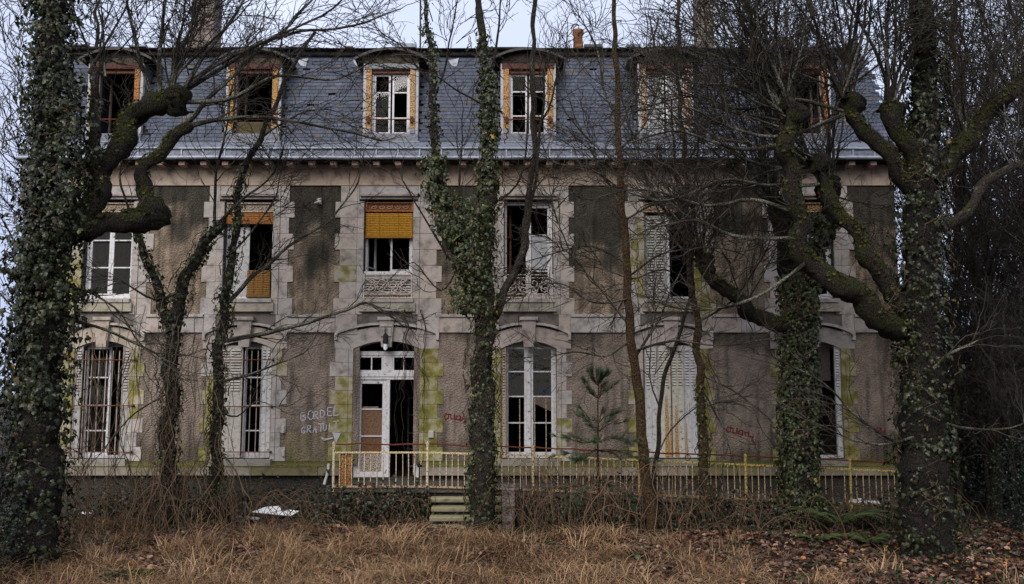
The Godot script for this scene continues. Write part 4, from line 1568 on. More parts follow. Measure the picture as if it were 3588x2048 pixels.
func left_pollard() -> void:
	var t := thing("pollard_tree", "mossy pollard at the left edge, its trunk buried in ivy", "tree")
	var tr := limb("trunk", [-6.9, -0.1, 6.8, -7.04, 1.81, 6.7, -7.15, 3.3, 6.6, -7.22, 4.6, 6.5, -7.25, 6.0, 6.5, -7.32, 7.44, 6.4, -7.33, 8.77, 6.4, -7.4, 10.2, 6.3], 0.34, 0.12, DARKBARK, t)
	limb("limb", [-7.17, 4.5, 6.5, -6.8, 4.95, 6.3, -6.45, 5.2, 6.1, -6.1, 5.3, 5.9, -5.9, 5.45, 5.8], 0.17, 0.18, MOSSY, t, 0.34, 0.12)
	limb("limb", [-6.0, 5.4, 5.8, -6.06, 5.92, 5.7, -5.99, 6.28, 5.6, -5.8, 6.71, 5.5, -5.5, 6.97, 5.4], 0.13, 0.08, MOSSY, t, 0.3, 0.1)
	limb("limb", [-6.74, 5.0, 6.3, -6.66, 5.57, 6.1, -6.58, 6.07, 5.9, -6.45, 6.53, 5.8, -6.27, 7.03, 5.6, -5.98, 7.3, 5.5, -5.74, 7.45, 5.4], 0.17, 0.17, MOSSY, t, 0.34, 0.12)
	limb("limb", [-6.67, 5.7, 6.0, -6.69, 6.68, 6.1, -6.74, 7.35, 6.1, -6.73, 7.7, 6.1], 0.09, 0.07, BARK, t)
	knob(Vector3(-5.95, 5.42, 5.8), 0.24, MOSSY, t)
	knob(Vector3(-5.78, 7.42, 5.42), 0.24, MOSSY, t)
	var g := Growth.new()
	g.pal = LICHEN
	g.up = 0.03
	g.dense = 0.5
	g.twig = 0.55
	for b in [[-5.72, 7.51, 5.4, -4.93, 8.2, 5.2, -3.89, 8.78, 5.0, -2.95, 8.95, 4.8, -1.98, 9.39, 4.6], [-5.65, 7.44, 5.4, -5.18, 8.32, 5.3, -4.69, 9.22, 5.2, -4.3, 10.1, 5.1], [-5.93, 7.51, 5.4, -5.96, 8.31, 5.5, -5.84, 9.12, 5.6, -5.81, 10.0, 5.6], [-5.83, 7.55, 5.4, -5.66, 8.43, 5.2, -5.49, 9.6, 5.0],
		[-5.55, 6.97, 5.4, -4.65, 7.25, 5.1, -3.87, 7.23, 4.9, -3.0, 7.12, 4.7, -2.28, 7.0, 4.5], [-5.65, 7.41, 5.4, -4.9, 7.51, 5.2, -4.08, 8.0, 5.0, -3.14, 8.01, 4.8, -2.46, 8.4, 4.7], [-5.55, 6.97, 5.4, -5.05, 7.65, 5.2, -4.44, 8.43, 5.0, -3.64, 9.28, 4.9, -3.2, 10.0, 4.8], [-6.02, 7.41, 5.5, -6.25, 8.21, 5.6, -6.49, 9.07, 5.7, -6.6, 9.8, 5.7], [-5.72, 7.48, 5.4, -5.23, 7.97, 5.1, -4.43, 8.66, 4.8, -3.42, 9.26, 4.6, -2.87, 9.83, 4.5]]:
		branch_out(g, b, 0.045, 0.012, 2, 1.5)
	branch_out(g, [-6.95, 3.68, 6.5, -6.49, 3.55, 6.2, -5.97, 3.34, 6.0, -5.46, 3.0, 5.8], 0.03, 0.012, 1, 0.8)
	branch_out(g, [-7.1, 4.2, 6.6, -6.6, 4.1, 6.4, -6.1, 3.75, 6.2, -5.8, 3.3, 6.1], 0.025, 0.01, 1, 0.8)
	shoots(g, Vector3(-5.8, 7.5, 5.4), 8, Vector3(0.15, 1, 0), 0.5, 1.2, 2.8, 0.022, 2)
	shoots(g, Vector3(-6.7, 7.6, 6.1), 6, Vector3(0, 1, 0), 0.5, 1.2, 2.4, 0.02, 2)
	shoots(g, Vector3(-7.3, 8.8, 6.4), 8, Vector3(0.2, 1, 0), 0.8, 1.0, 2.0, 0.018, 2)
	finish_growth(g, t, Color(0.05, 0.043, 0.037))
	var w: Array[Transform3D] = []
	var c := PackedColorArray()
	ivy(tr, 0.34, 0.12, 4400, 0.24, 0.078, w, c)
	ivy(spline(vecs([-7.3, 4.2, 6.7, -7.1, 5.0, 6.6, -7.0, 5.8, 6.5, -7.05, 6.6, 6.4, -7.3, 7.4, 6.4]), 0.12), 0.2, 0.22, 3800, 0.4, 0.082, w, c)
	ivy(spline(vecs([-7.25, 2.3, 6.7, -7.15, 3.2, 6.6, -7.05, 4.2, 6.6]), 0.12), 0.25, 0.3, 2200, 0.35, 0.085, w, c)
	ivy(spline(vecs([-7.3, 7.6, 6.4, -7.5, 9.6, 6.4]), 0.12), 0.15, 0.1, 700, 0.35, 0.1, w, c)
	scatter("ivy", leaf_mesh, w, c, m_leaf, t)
	var v := Shape.new()
	vine(tr, 0.55, 40, v, [Color(0.14, 0.095, 0.05), Color(0.1, 0.08, 0.04), 0.3, Color(0.2, 0.15, 0.1), 0.2])
	put("creeper_stems", v, m_bark, t).set_meta("kind", "stuff")


func ivy_stem(called: String, label: String, flat: Array, r0: float, r1: float, leaves: int, thick: float, size: float, others: Array, pal: Array, upto := 1.0) -> Array:
	# a trunk with ivy on its lower part; returns the thing and its growth to go on with
	var t := thing(called, label, "tree")
	var p := limb("trunk", flat, r0, r1, pal, t, 0.2)
	var w: Array[Transform3D] = []
	var c := PackedColorArray()
	var m := int(p.size() * upto)
	ivy(p.slice(0, m), r0, lerpf(r0, r1, upto), leaves, thick, size, w, c)
	for o in others:
		var q := limb("limb", o[0], o[1], o[2], pal, t, 0.2)
		ivy(q, o[1], o[2], o[3], thick, size, w, c)
	scatter("ivy", leaf_mesh, w, c, m_leaf, t)
	var v := Shape.new()
	vine(p.slice(0, m), r0 + thick * 0.4, int(m * 0.35), v, [Color(0.15, 0.1, 0.055), Color(0.1, 0.08, 0.04), 0.3, Color(0.2, 0.15, 0.1), 0.2])
	put("creeper_stems", v, m_bark, t).set_meta("kind", "stuff")
	var g := Growth.new()
	g.pal = pal
	return [t, g, p]


func middle_trees() -> void:
	var a := ivy_stem("ivy_tree", "dark ivy grown twin-forked trunk left of the barred window shutters", [-6.21, -0.05, 3.3, -6.3, 1.52, 3.3, -6.37, 2.7, 3.2, -6.34, 3.74, 3.2, -6.23, 4.51, 3.1, -5.99, 5.13, 3.1, -5.6, 5.8, 3.0], 0.17, 0.09, 900, 0.09, 0.07,
		[[[-6.35, 3.67, 3.2, -6.67, 4.5, 3.2, -6.88, 5.09, 3.3, -7.07, 5.57, 3.4], 0.1, 0.06, 300]], BARK)
	var g: Growth = a[1]
	g.pal = LICHEN
	g.twig = 0.5
	branch_out(g, [-6.23, 4.5, 3.1, -6.7, 4.3, 3.3, -7.2, 4.6, 3.5, -7.6, 4.5, 3.5], 0.03, 0.01, 2, 1.0)
	branch_out(g, [-5.65, 5.75, 3.0, -5.2, 6.3, 2.9, -4.75, 6.7, 2.8, -4.5, 7.3, 2.8], 0.035, 0.01, 2, 1.2)
	branch_out(g, [-5.7, 5.7, 3.0, -5.75, 6.6, 2.9, -5.6, 7.5, 2.9, -5.5, 8.6, 2.8], 0.035, 0.012, 2, 1.3)
	branch_out(g, [-7.0, 5.5, 3.4, -7.3, 6.4, 3.5, -7.2, 7.6, 3.5], 0.03, 0.01, 2, 1.3)
	branch_out(g, [-6.3, 2.6, 3.2, -6.9, 2.2, 3.4, -7.3, 1.7, 3.6], 0.02, 0.008, 1, 0.7)
	finish_growth(g, a[0], Color(0.045, 0.038, 0.031))

	a = ivy_stem("ivy_tree", "slim ivy grown trunk in front of the half shuttered barred window", [-5.52, -0.05, 3.1, -5.55, 1.65, 3.0, -5.53, 3.15, 3.0, -5.46, 4.69, 2.9, -5.34, 6.12, 2.8, -5.23, 7.02, 2.7, -4.91, 7.67, 2.7, -4.57, 8.68, 2.6, -4.0, 9.8, 2.5], 0.12, 0.03, 800, 0.1, 0.07, [], BARK, 0.7)
	g = a[1]
	g.pal = LICHEN
	g.twig = 0.6
	g.dense = 0.5
	branch_out(g, [-5.5, 3.53, 3.0, -4.7, 3.63, 3.2, -3.83, 3.84, 3.4, -3.08, 4.05, 3.5, -2.68, 4.21, 3.6, -2.36, 4.08, 3.6, -2.0, 3.8, 3.7], 0.05, 0.014, 1, 0.7)
	branch_out(g, [-5.48, 4.23, 2.9, -4.92, 4.86, 2.8, -4.18, 5.5, 2.7, -3.51, 6.0, 2.6, -3.13, 6.56, 2.6, -2.95, 7.2, 2.5], 0.045, 0.01, 2, 1.1)
	branch_out(g, [-5.44, 2.77, 3.0, -4.78, 2.92, 3.1, -4.31, 3.11, 3.2, -3.84, 3.29, 3.3], 0.03, 0.01, 1, 0.9)
	branch_out(g, [-5.5, 2.2, 3.0, -5.1, 2.1, 3.2, -4.7, 2.4, 3.3, -4.4, 2.3, 3.3], 0.02, 0.008, 1, 0.7)
	branch_out(g, [-5.4, 5.2, 2.9, -4.9, 5.8, 2.9, -4.6, 6.4, 2.8, -4.5, 7.0, 2.8], 0.025, 0.008, 2, 1.0)
	branch_out(g, [-5.55, 1.6, 3.1, -5.1, 1.1, 3.2, -4.75, 0.4, 3.4], 0.022, 0.014, 0, 0.5)
	branch_out(g, [-5.0, 7.5, 2.7, -4.4, 8.0, 2.6, -3.8, 8.2, 2.5, -3.2, 8.0, 2.5], 0.025, 0.008, 2, 1.2)
	finish_growth(g, a[0], Color(0.045, 0.038, 0.031))

	a = ivy_stem("ivy_tree", "tall ivy covered tree right of the open front door, forked high up", [-0.51, -0.1, 3.6, -0.52, 0.97, 3.6, -0.53, 2.4, 3.6, -0.52, 3.49, 3.6, -0.53, 4.3, 3.6, -0.49, 5.37, 3.5, -0.44, 6.69, 3.4, -0.46, 7.97, 3.3, -0.52, 8.96, 3.2, -0.63, 9.97, 3.1, -0.8, 11.2, 3.0], 0.25, 0.045, 2500, 0.1, 0.066,
		[[[-0.56, 4.16, 3.6, -0.82, 4.82, 3.6, -1.12, 5.5, 3.6, -1.38, 6.36, 3.5, -1.46, 7.36, 3.5, -1.47, 8.37, 3.5, -1.58, 9.36, 3.4, -1.75, 10.6, 3.4], 0.12, 0.025, 1000], [[-0.37, 3.86, 3.6, -0.1, 4.46, 3.5, 0.18, 5.17, 3.3, 0.33, 6.21, 3.1, 0.41, 7.42, 3.0, 0.43, 9.07, 2.9, 0.45, 10.9, 2.8], 0.08, 0.04, 0]], BARK, 0.86)
	g = a[1]
	g.up = 0.1
	g.twig = 0.45
	g.dense = 0.45
	# wide ivy where the stems part
	var w: Array[Transform3D] = []
	var c := PackedColorArray()
	ivy(spline(vecs([-0.75, 4.0, 3.7, -0.7, 4.8, 3.7, -0.8, 5.6, 3.6, -0.7, 6.1, 3.5]), 0.12), 0.14, 0.2, 1900, 0.3, 0.072, w, c)
	ivy(spline(vecs([-1.0, 5.3, 3.7, -1.4, 6.2, 3.6, -1.45, 7.0, 3.5]), 0.12), 0.15, 0.08, 900, 0.2, 0.08, w, c)
	ivy(spline(vecs([-0.45, 6.3, 3.5, -0.46, 8.6, 3.3]), 0.12), 0.12, 0.1, 800, 0.12, 0.08, w, c)
	scatter("ivy", leaf_mesh, w, c, m_leaf, a[0])
	branch_out(g, [0.26, 5.49, 3.2, 0.49, 6.81, 3.2, 0.59, 8.27, 3.1, 0.7, 9.2, 3.1], 0.035, 0.02, 1, 1.0)
	branch_out(g, [-0.93, 4.68, 3.6, -1.67, 5.86, 3.7, -2.04, 6.44, 3.8], 0.025, 0.012, 1, 0.8)
	branch_out(g, [-0.95, 4.9, 3.6, -1.3, 4.4, 3.8, -1.8, 4.9, 3.9, -2.1, 4.7, 3.9], 0.02, 0.008, 1, 0.6)
	branch_out(g, [-0.5, 6.0, 3.5, 0.1, 6.4, 3.5, 0.3, 7.2, 3.6, 0.25, 8.6, 3.6], 0.025, 0.01, 1, 1.0)
	branch_out(g, [-1.1, 5.3, 3.6, -1.0, 6.5, 3.7, -0.9, 7.7, 3.7], 0.022, 0.012, 1, 0.8)
	branch_out(g, [-0.5, 8.3, 3.3, -0.3, 9.4, 3.3, -0.2, 10.6, 3.2], 0.03, 0.012, 2, 1.2)
	branch_out(g, [-1.5, 8.3, 3.5, -2.0, 9.0, 3.5, -2.5, 9.4, 3.5], 0.025, 0.01, 2, 1.2)
	branch_out(g, [-1.5, 8.0, 3.5, -1.2, 9.0, 3.5, -1.0, 10.2, 3.5], 0.025, 0.01, 2, 1.1)
	branch_out(g, [-0.5, 8.0, 3.3, -1.0, 8.3, 3.3, -1.6, 8.7, 3.3, -2.2, 8.8, 3.2], 0.022, 0.008, 2, 0.9)
	branch_out(g, [0.4, 7.4, 3.0, 0.8, 8.4, 3.0, 1.1, 9.6, 3.0], 0.025, 0.01, 2, 1.2)
	finish_growth(g, a[0], Color(0.045, 0.038, 0.0312))

	# slender bare stems
	var t := thing("bare_tree", "slender brown bare tree leaning in front of the white shutters", "tree")
	limb("trunk", [2.56, -0.05, 3.4, 2.41, 1.31, 3.4, 2.33, 2.4, 3.3, 2.2, 3.74, 3.3, 2.17, 4.96, 3.2, 2.11, 6.21, 3.1, 2.05, 7.39, 3.1, 2.04, 8.62, 3.0, 2.01, 10.26, 3.0, 2.0, 11.3, 3.0], 0.105, 0.035, OLIVE, t, 0.08, 0.04, 10)
	g = Growth.new()
	g.pal = LICHEN
	g.dense = 0.55
	branch_out(g, [2.25, 3.14, 3.3, 2.71, 3.88, 3.4, 3.08, 4.69, 3.5, 3.3, 5.4, 3.6], 0.03, 0.012, 2, 1.2)
	branch_out(g, [2.02, 7.9, 3.0, 1.83, 8.38, 3.0, 1.62, 9.4, 2.9, 1.31, 10.1, 2.8], 0.03, 0.012, 2, 1.3)
	branch_out(g, [2.2, 3.8, 3.3, 1.6, 4.5, 3.4, 1.0, 5.3, 3.5, 0.7, 6.3, 3.5], 0.025, 0.008, 2, 1.2)
	branch_out(g, [2.15, 5.0, 3.2, 1.5, 5.3, 3.3, 0.9, 5.2, 3.4, 0.3, 5.0, 3.5], 0.025, 0.008, 2, 1.1)
	branch_out(g, [2.1, 6.4, 3.1, 1.5, 6.8, 3.2, 0.9, 6.9, 3.3, 0.4, 7.2, 3.3], 0.025, 0.008, 2, 1.1)
	branch_out(g, [2.2, 3.5, 3.3, 1.7, 3.2, 3.5, 1.1, 3.3, 3.6, 0.5, 3.15, 3.7], 0.022, 0.008, 1, 0.9)
	branch_out(g, [2.06, 7.2, 3.1, 2.6, 7.8, 3.1, 2.9, 8.8, 3.1, 3.1, 9.9, 3.1], 0.025, 0.008, 2, 1.2)
	branch_out(g, [2.1, 6.1, 3.1, 1.6, 7.0, 3.1, 1.2, 8.0, 3.0, 0.9, 8.9, 3.0], 0.025, 0.008, 2, 1.2)
	for b in [[2.2, 4.3, 3.3, 1.5, 4.2, 3.4, 0.9, 4.6, 3.4, 0.2, 4.4, 3.5], [2.12, 5.8, 3.1, 2.7, 6.1, 3.3, 3.3, 6.0, 3.5, 3.9, 6.3, 3.7], [2.17, 4.7, 3.2, 2.8, 5.1, 3.5, 3.6, 5.2, 3.7, 4.3, 5.0, 3.9], [2.1, 6.9, 3.1, 1.4, 7.4, 3.3, 0.9, 8.1, 3.4], [2.05, 7.6, 3.1, 2.5, 8.6, 3.3, 2.6, 9.6, 3.4], [2.25, 3.3, 3.3, 2.9, 3.5, 3.6, 3.7, 3.4, 3.8, 4.6, 3.5, 4.0]]:
		branch_out(g, b, 0.024, 0.008, 2, 1.0)
	finish_growth(g, t, Color(0.05, 0.042, 0.034))

	a = ivy_stem("bare_tree", "thin dark tree with ivy low down, right of the white shutters", [3.7, -0.05, 2.7, 3.63, 1.64, 2.7, 3.59, 3.16, 2.7, 3.53, 4.57, 2.6, 3.44, 6.0, 2.6, 3.39, 7.56, 2.5, 3.35, 9.64, 2.5, 3.36, 11.3, 2.4], 0.085, 0.03, 420, 0.05, 0.06, [], OLIVE, 0.25)
	g = a[1]
	g.pal = LICHEN
	g.dense = 0.5
	branch_out(g, [3.6, 2.7, 2.7, 3.9, 2.1, 2.8, 4.05, 1.6, 2.9, 3.95, 1.2, 3.0], 0.02, 0.01, 1, 0.6)
	branch_out(g, [3.55, 3.9, 2.7, 4.2, 4.3, 2.8, 4.8, 5.1, 2.9, 5.1, 6.0, 2.9], 0.025, 0.008, 2, 1.2)
	branch_out(g, [3.45, 5.6, 2.6, 2.9, 6.2, 2.7, 2.5, 7.0, 2.8, 2.2, 8.1, 2.8], 0.025, 0.008, 2, 1.2)
	branch_out(g, [3.4, 7.0, 2.5, 3.9, 7.9, 2.5, 4.2, 9.0, 2.5, 4.3, 10.2, 2.5], 0.025, 0.008, 2, 1.3)
	branch_out(g, [3.45, 5.2, 2.6, 4.0, 5.6, 2.7, 4.6, 5.7, 2.8, 5.3, 5.6, 2.9], 0.022, 0.008, 2, 1.0)
	for b in [[3.5, 6.2, 2.6, 4.1, 6.6, 2.9, 4.8, 6.5, 3.1, 5.4, 6.9, 3.2], [3.42, 6.6, 2.5, 2.8, 7.2, 2.7, 2.4, 7.3, 2.8], [3.55, 4.6, 2.6, 2.9, 4.9, 2.9, 2.3, 4.7, 3.1, 1.6, 4.9, 3.2], [3.5, 5.4, 2.6, 3.0, 5.8, 2.8, 2.6, 6.6, 3.0]]:
		branch_out(g, b, 0.022, 0.008, 2, 1.0)
	branch_out(g, [3.6, 2.9, 2.7, 4.2, 2.6, 2.9, 4.8, 2.1, 3.0, 5.2, 1.7, 3.1], 0.018, 0.008, 1, 0.7)
	finish_growth(g, a[0], Color(0.05, 0.042, 0.034))

	t = thing("bare_tree", "thin crooked stem crossing the left leaf of the white shutters", "tree")
	limb("trunk", [2.62, -0.05, 2.9, 2.75, 1.8, 2.9, 2.94, 3.0, 3.0, 3.25, 3.9, 3.1, 3.4, 5.05, 3.1, 3.19, 6.6, 3.1, 3.05, 8.2, 3.2], 0.05, 0.018, BARK, t, 0.1, 0.05, 8)
	g = Growth.new()
	g.pal = LICHEN
	g.dense = 0.5
	branch_out(g, [2.72, 1.4, 2.9, 3.1, 2.0, 3.0, 3.5, 2.3, 3.1, 4.1, 2.5, 3.1], 0.018, 0.007, 1, 0.7)
	branch_out(g, [2.8, 2.2, 2.9, 2.6, 3.0, 2.9, 2.7, 4.0, 2.9], 0.018, 0.007, 1, 0.8)
	finish_growth(g, t, Color(0.05, 0.042, 0.034))


func right_trees() -> void:
	var a := ivy_stem("ivy_tree", "thick short trunk fully clad in ivy at the right end of the railing", [5.34, -0.1, 2.9, 5.36, 1.28, 2.9, 5.42, 2.78, 2.9, 5.46, 3.92, 2.9, 5.45, 4.8, 2.9], 0.3, 0.24, 5600, 0.14, 0.075, [], DARKBARK)
	var t: Node3D = a[0]
	var g: Growth = a[1]
	limb("limb", [5.3, 3.8, 2.9, 4.76, 3.92, 3.1, 4.3, 4.11, 3.3, 3.91, 4.44, 3.4, 3.66, 4.7, 3.4, 3.5, 5.1, 3.4], 0.15, 0.1, MOSSY, t, 0.34, 0.12)
	limb("limb", [5.49, 4.5, 2.9, 5.87, 5.3, 3.0, 6.05, 5.9, 3.1, 6.0, 6.5, 3.2], 0.2, 0.13, MOSSY, t, 0.34, 0.12)
	limb("limb", [5.4, 4.6, 2.9, 5.2, 5.4, 2.9, 5.1, 6.1, 2.9], 0.17, 0.12, MOSSY, t, 0.34, 0.12)
	knob(Vector3(3.55, 4.95, 3.4), 0.17, MOSSY, t)
	knob(Vector3(6.0, 6.45, 3.2), 0.2, MOSSY, t)
	knob(Vector3(5.1, 6.1, 2.9), 0.2, MOSSY, t)
	g.pal = LICHEN
	g.dense = 0.45
	g.twig = 0.6
	shoots(g, Vector3(3.55, 5.0, 3.4), 11, Vector3(-0.15, 0.9, 0), 0.8, 1.2, 3.2, 0.024, 2)
	shoots(g, Vector3(5.1, 6.2, 2.9), 14, Vector3(-0.25, 0.9, 0), 0.75, 1.6, 4.0, 0.026, 2)
	shoots(g, Vector3(6.0, 6.5, 3.2), 9, Vector3(0.1, 1, 0), 0.7, 1.4, 3.6, 0.026, 2)
	shoots(g, Vector3(4.4, 4.2, 3.3), 4, Vector3(-0.1, 1, 0), 0.7, 0.8, 2.0, 0.015, 2)
	finish_growth(g, t, Color(0.045, 0.039, 0.033))
	var w: Array[Transform3D] = []
	var c := PackedColorArray()
	ivy(spline(vecs([5.5, 4.0, 3.0, 5.7, 5.0, 3.1, 6.0, 5.9, 3.2]), 0.1), 0.2, 0.16, 900, 0.12, 0.085, w, c)
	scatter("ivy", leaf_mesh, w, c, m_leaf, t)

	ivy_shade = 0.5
	a = ivy_stem("pollard_tree", "largest old pollard at the right, mossy limbs reaching left from a dark trunk", [6.27, -0.3, 6.2, 6.31, 1.18, 6.2, 6.34, 2.4, 6.2, 6.4, 3.64, 6.2, 6.43, 4.91, 6.2, 6.56, 6.09, 6.1, 6.74, 7.25, 6.0, 6.76, 8.3, 5.9, 6.76, 9.9, 5.8], 0.38, 0.14, 4200, 0.2, 0.075, [], DARKBARK, 0.9)
	t = a[0]
	g = a[1]
	limb("limb", [6.1, 3.5, 6.2, 5.7, 3.66, 6.3, 5.49, 3.82, 6.3, 4.98, 4.24, 6.4, 4.53, 4.67, 6.5, 4.4, 5.23, 6.5, 4.3, 5.93, 6.5, 4.3, 6.63, 6.5, 4.36, 7.1, 6.4], 0.185, 0.1, MOSSY, t, 0.34, 0.12, 14)
	limb("limb", [6.2, 3.6, 6.2, 5.87, 4.28, 6.1, 5.59, 4.94, 6.0, 5.32, 5.41, 5.9, 5.05, 5.93, 5.8, 4.87, 6.3, 5.8], 0.155, 0.09, MOSSY, t, 0.34, 0.12)
	limb("limb", [6.45, 5.7, 6.2, 6.05, 6.2, 6.2, 5.65, 6.52, 6.2, 5.41, 6.92, 6.2, 5.33, 7.25, 6.2], 0.145, 0.09, MOSSY, t, 0.34, 0.12)
	limb("limb", [6.55, 5.7, 6.1, 7.14, 6.38, 6.0, 7.6, 6.87, 5.9, 8.07, 7.31, 5.8, 8.6, 7.7, 5.7], 0.17, 0.1, MOSSY, t, 0.3, 0.1)
	limb("limb", [6.5, 6.0, 6.1, 6.16, 6.65, 6.2, 5.99, 7.05, 6.2], 0.17, 0.13, MOSSY, t, 0.34, 0.12)
	limb("limb", [6.5, 5.0, 6.2, 7.1, 5.3, 6.2, 7.6, 5.9, 6.1, 8.2, 6.2, 6.0], 0.1, 0.06, BARK, t, 0.3)
	knob(Vector3(4.33, 6.9, 6.45), 0.17, MOSSY, t)
	knob(Vector3(5.34, 7.15, 6.2), 0.17, MOSSY, t)
	knob(Vector3(4.87, 6.25, 5.8), 0.16, MOSSY, t)
	knob(Vector3(5.98, 7.0, 6.2), 0.18, MOSSY, t)
	g.pal = LICHEN
	g.dense = 0.45
	g.twig = 0.6
	shoots(g, Vector3(4.33, 7.0, 6.4), 13, Vector3(-0.35, 0.9, -0.1), 0.65, 1.6, 3.6, 0.028, 2)
	shoots(g, Vector3(4.3, 6.8, 6.4), 6, Vector3(-0.9, 0.3, -0.1), 0.5, 1.4, 3.0, 0.022, 2)
	shoots(g, Vector3(5.34, 7.2, 6.2), 12, Vector3(-0.1, 1, 0), 0.6, 1.6, 3.4, 0.028, 2)
	shoots(g, Vector3(4.87, 6.3, 5.8), 10, Vector3(-0.8, 0.5, 0), 0.7, 1.2, 3.2, 0.022, 2)
	shoots(g, Vector3(6.0, 7.05, 6.2), 9, Vector3(0, 1, 0), 0.6, 1.6, 3.2, 0.026, 2)
	shoots(g, Vector3(6.76, 9.0, 5.9), 6, Vector3(0, 1, 0), 0.8, 1.0, 2.4, 0.024, 2)
	shoots(g, Vector3(8.4, 7.6, 5.7), 8, Vector3(0, 1, 0), 0.7, 1.4, 3.0, 0.024, 2)
	shoots(g, Vector3(7.4, 6.7, 5.9), 5, Vector3(0, 1, 0), 0.6, 1.4, 3.0, 0.024, 2)
	shoots(g, Vector3(8.1, 6.2, 6.0), 6, Vector3(0.3, 0.9, 0), 0.7, 1.4, 3.0, 0.02, 2)
	for b in [[4.4, 5.3, 6.5, 3.7, 5.5, 6.5, 3.0, 5.4, 6.4, 2.2, 5.7, 6.3, 1.4, 5.6, 6.2], [5.3, 6.95, 6.2, 4.5, 6.6, 6.3, 3.7, 6.6, 6.3, 2.8, 7.0, 6.3, 1.9, 7.0, 6.2], [5.0, 5.9, 5.8, 4.2, 5.9, 5.7, 3.4, 6.0, 5.6, 2.6, 5.7, 5.5, 1.8, 5.9, 5.4], [4.3, 6.4, 6.5, 3.5, 6.3, 6.5, 2.6, 6.6, 6.5, 1.8, 6.4, 6.4]]:
		branch_out(g, b, 0.036, 0.011, 2, 1.2)
	for b in [[4.3, 6.9, 6.4, 3.6, 7.4, 6.2, 2.8, 7.6, 6.0, 2.0, 8.2, 5.8], [4.9, 6.2, 5.8, 4.1, 6.3, 5.5, 3.3, 6.9, 5.2, 2.7, 7.9, 5.0], [4.45, 4.9, 6.5, 3.6, 4.9, 6.4, 2.8, 5.2, 6.3, 2.0, 5.0, 6.2], [5.3, 7.0, 6.2, 4.6, 7.3, 5.9, 3.9, 7.2, 5.6, 3.0, 7.5, 5.4, 2.1, 7.3, 5.2], [4.9, 6.2, 5.8, 5.3, 5.8, 5.5, 6.0, 5.7, 5.2], [4.5, 4.5, 6.5, 3.8, 4.0, 6.4, 3.0, 3.8, 6.3, 2.2, 3.95, 6.2]]:
		branch_out(g, b, 0.034, 0.01, 2, 1.1)
	branch_out(g, [6.26, 1.59, 6.0, 5.67, 1.91, 6.1, 5.16, 2.34, 6.2, 4.53, 2.83, 6.3, 4.01, 3.07, 6.4], 0.03, 0.012, 1, 0.8)
	branch_out(g, [6.2, 1.9, 6.3, 5.7, 1.75, 6.4, 5.2, 1.8, 6.4, 4.7, 2.0, 6.5], 0.025, 0.01, 1, 0.8)
	branch_out(g, [6.5, 2.2, 6.0, 7.0, 2.0, 5.9, 7.7, 1.95, 5.8, 8.4, 2.1, 5.7], 0.03, 0.012, 1, 0.8)
	branch_out(g, [6.3, 2.8, 6.5, 6.6, 3.1, 6.6, 7.0, 3.3, 6.7], 0.03, 0.02, 1, 0.6)
	finish_growth(g, t, Color(0.045, 0.039, 0.033))


func bare_wood_tree(h: float, lean: float, sd: int, label: String, group: String) -> Node3D:
	rng.seed = sd
	var t := thing("wood_tree", label, "tree", group)
	var pts := [0.0, -0.3, 0.0, lean * 0.2, h * 0.3, 0.1, lean * 0.6, h * 0.65, -0.1, lean, h, 0.0]
	var p := limb("trunk", pts, 0.13, 0.03, BARK, t, 0.12, 0.1, 8)
	var g := Growth.new()
	g.pal = BARK
	g.twig = 0.25
	g.twig_scale = 1.2
	g.dense = 0.4
	for i in range(int(p.size() * 0.25), p.size(), 5):
		var f := float(i) / p.size()
		grow(g, p[i], off_axis(Vector3.UP, rng.randf_range(0.4, 1.0)), (1.1 - f) * h * 0.3 + 0.5, 0.035 * (1.2 - f), 2)
	finish_growth(g, t, Color(0.035, 0.03, 0.028))
	return t


func copy_of(o: Node3D, at: Vector3, turn: float, size: float) -> Node3D:
	var c: Node3D = o.duplicate()
	c.name = numbered(str(o.name).rstrip("_0123456789"), self)
	add_child(c, true)
	c.position = at
	c.rotation.y = turn
	c.scale = Vector3(size, size, size)
	return c


func woods() -> void:
	var right := "bare slender tree in the wood beyond the right end of the house"
	var kinds := []
	for i in 4:
		var o := bare_wood_tree([10.0, 12.0, 13.0, 11.0][i], [0.4, -0.5, 0.8, -0.3][i], 100 + i, right, "bare trees in the wood beyond the house")
		o.position = Vector3([10.2, 11.8, 13.6, 10.9][i], 0, [0.5, -2.0, -4.5, 2.6][i])
		kinds.append(o)
	rng.seed = 77
	for i in 16:
		var z := 0.0 - i * 1.7
		var far := 20.9 - z
		var o: Node3D = kinds[i % 4]
		copy_of(o, Vector3(far * rng.randf_range(0.45, 0.66), 0, z), rng.randf() * TAU, rng.randf_range(0.8, 1.2))
	for i in 14:
		# bare saplings at the edge of the wood
		var o: Node3D = kinds[i % 4]
		var c := copy_of(o, Vector3(rng.randf_range(8.6, 12.5), 0, rng.randf_range(-0.5, 6.5)), rng.randf() * TAU, rng.randf_range(0.3, 0.55))
		c.set_meta("label", "thin bare sapling at the dark edge of the wood")
		c.set_meta("group", "bare saplings right of the house")
	for i in 4:
		var z := -11.0 - i * 1.1
		var far := 20.9 - z
		var o: Node3D = kinds[i % 4]
		var c := copy_of(o, Vector3(far * [-0.5, -0.34, -0.44, 0.3][i], 0, z), rng.randf() * TAU, rng.randf_range(1.25, 1.6))
		c.set_meta("label", ["bare tree beyond the house at the far left, behind the ivy trunk", "bare tree standing behind the left chimney, above the roof", "bare tree behind the house, its top above the leftmost dormer", "bare tree behind the house, its top above the rightmost dormer"][i])
		c.set_meta("group", "bare trees behind the house")


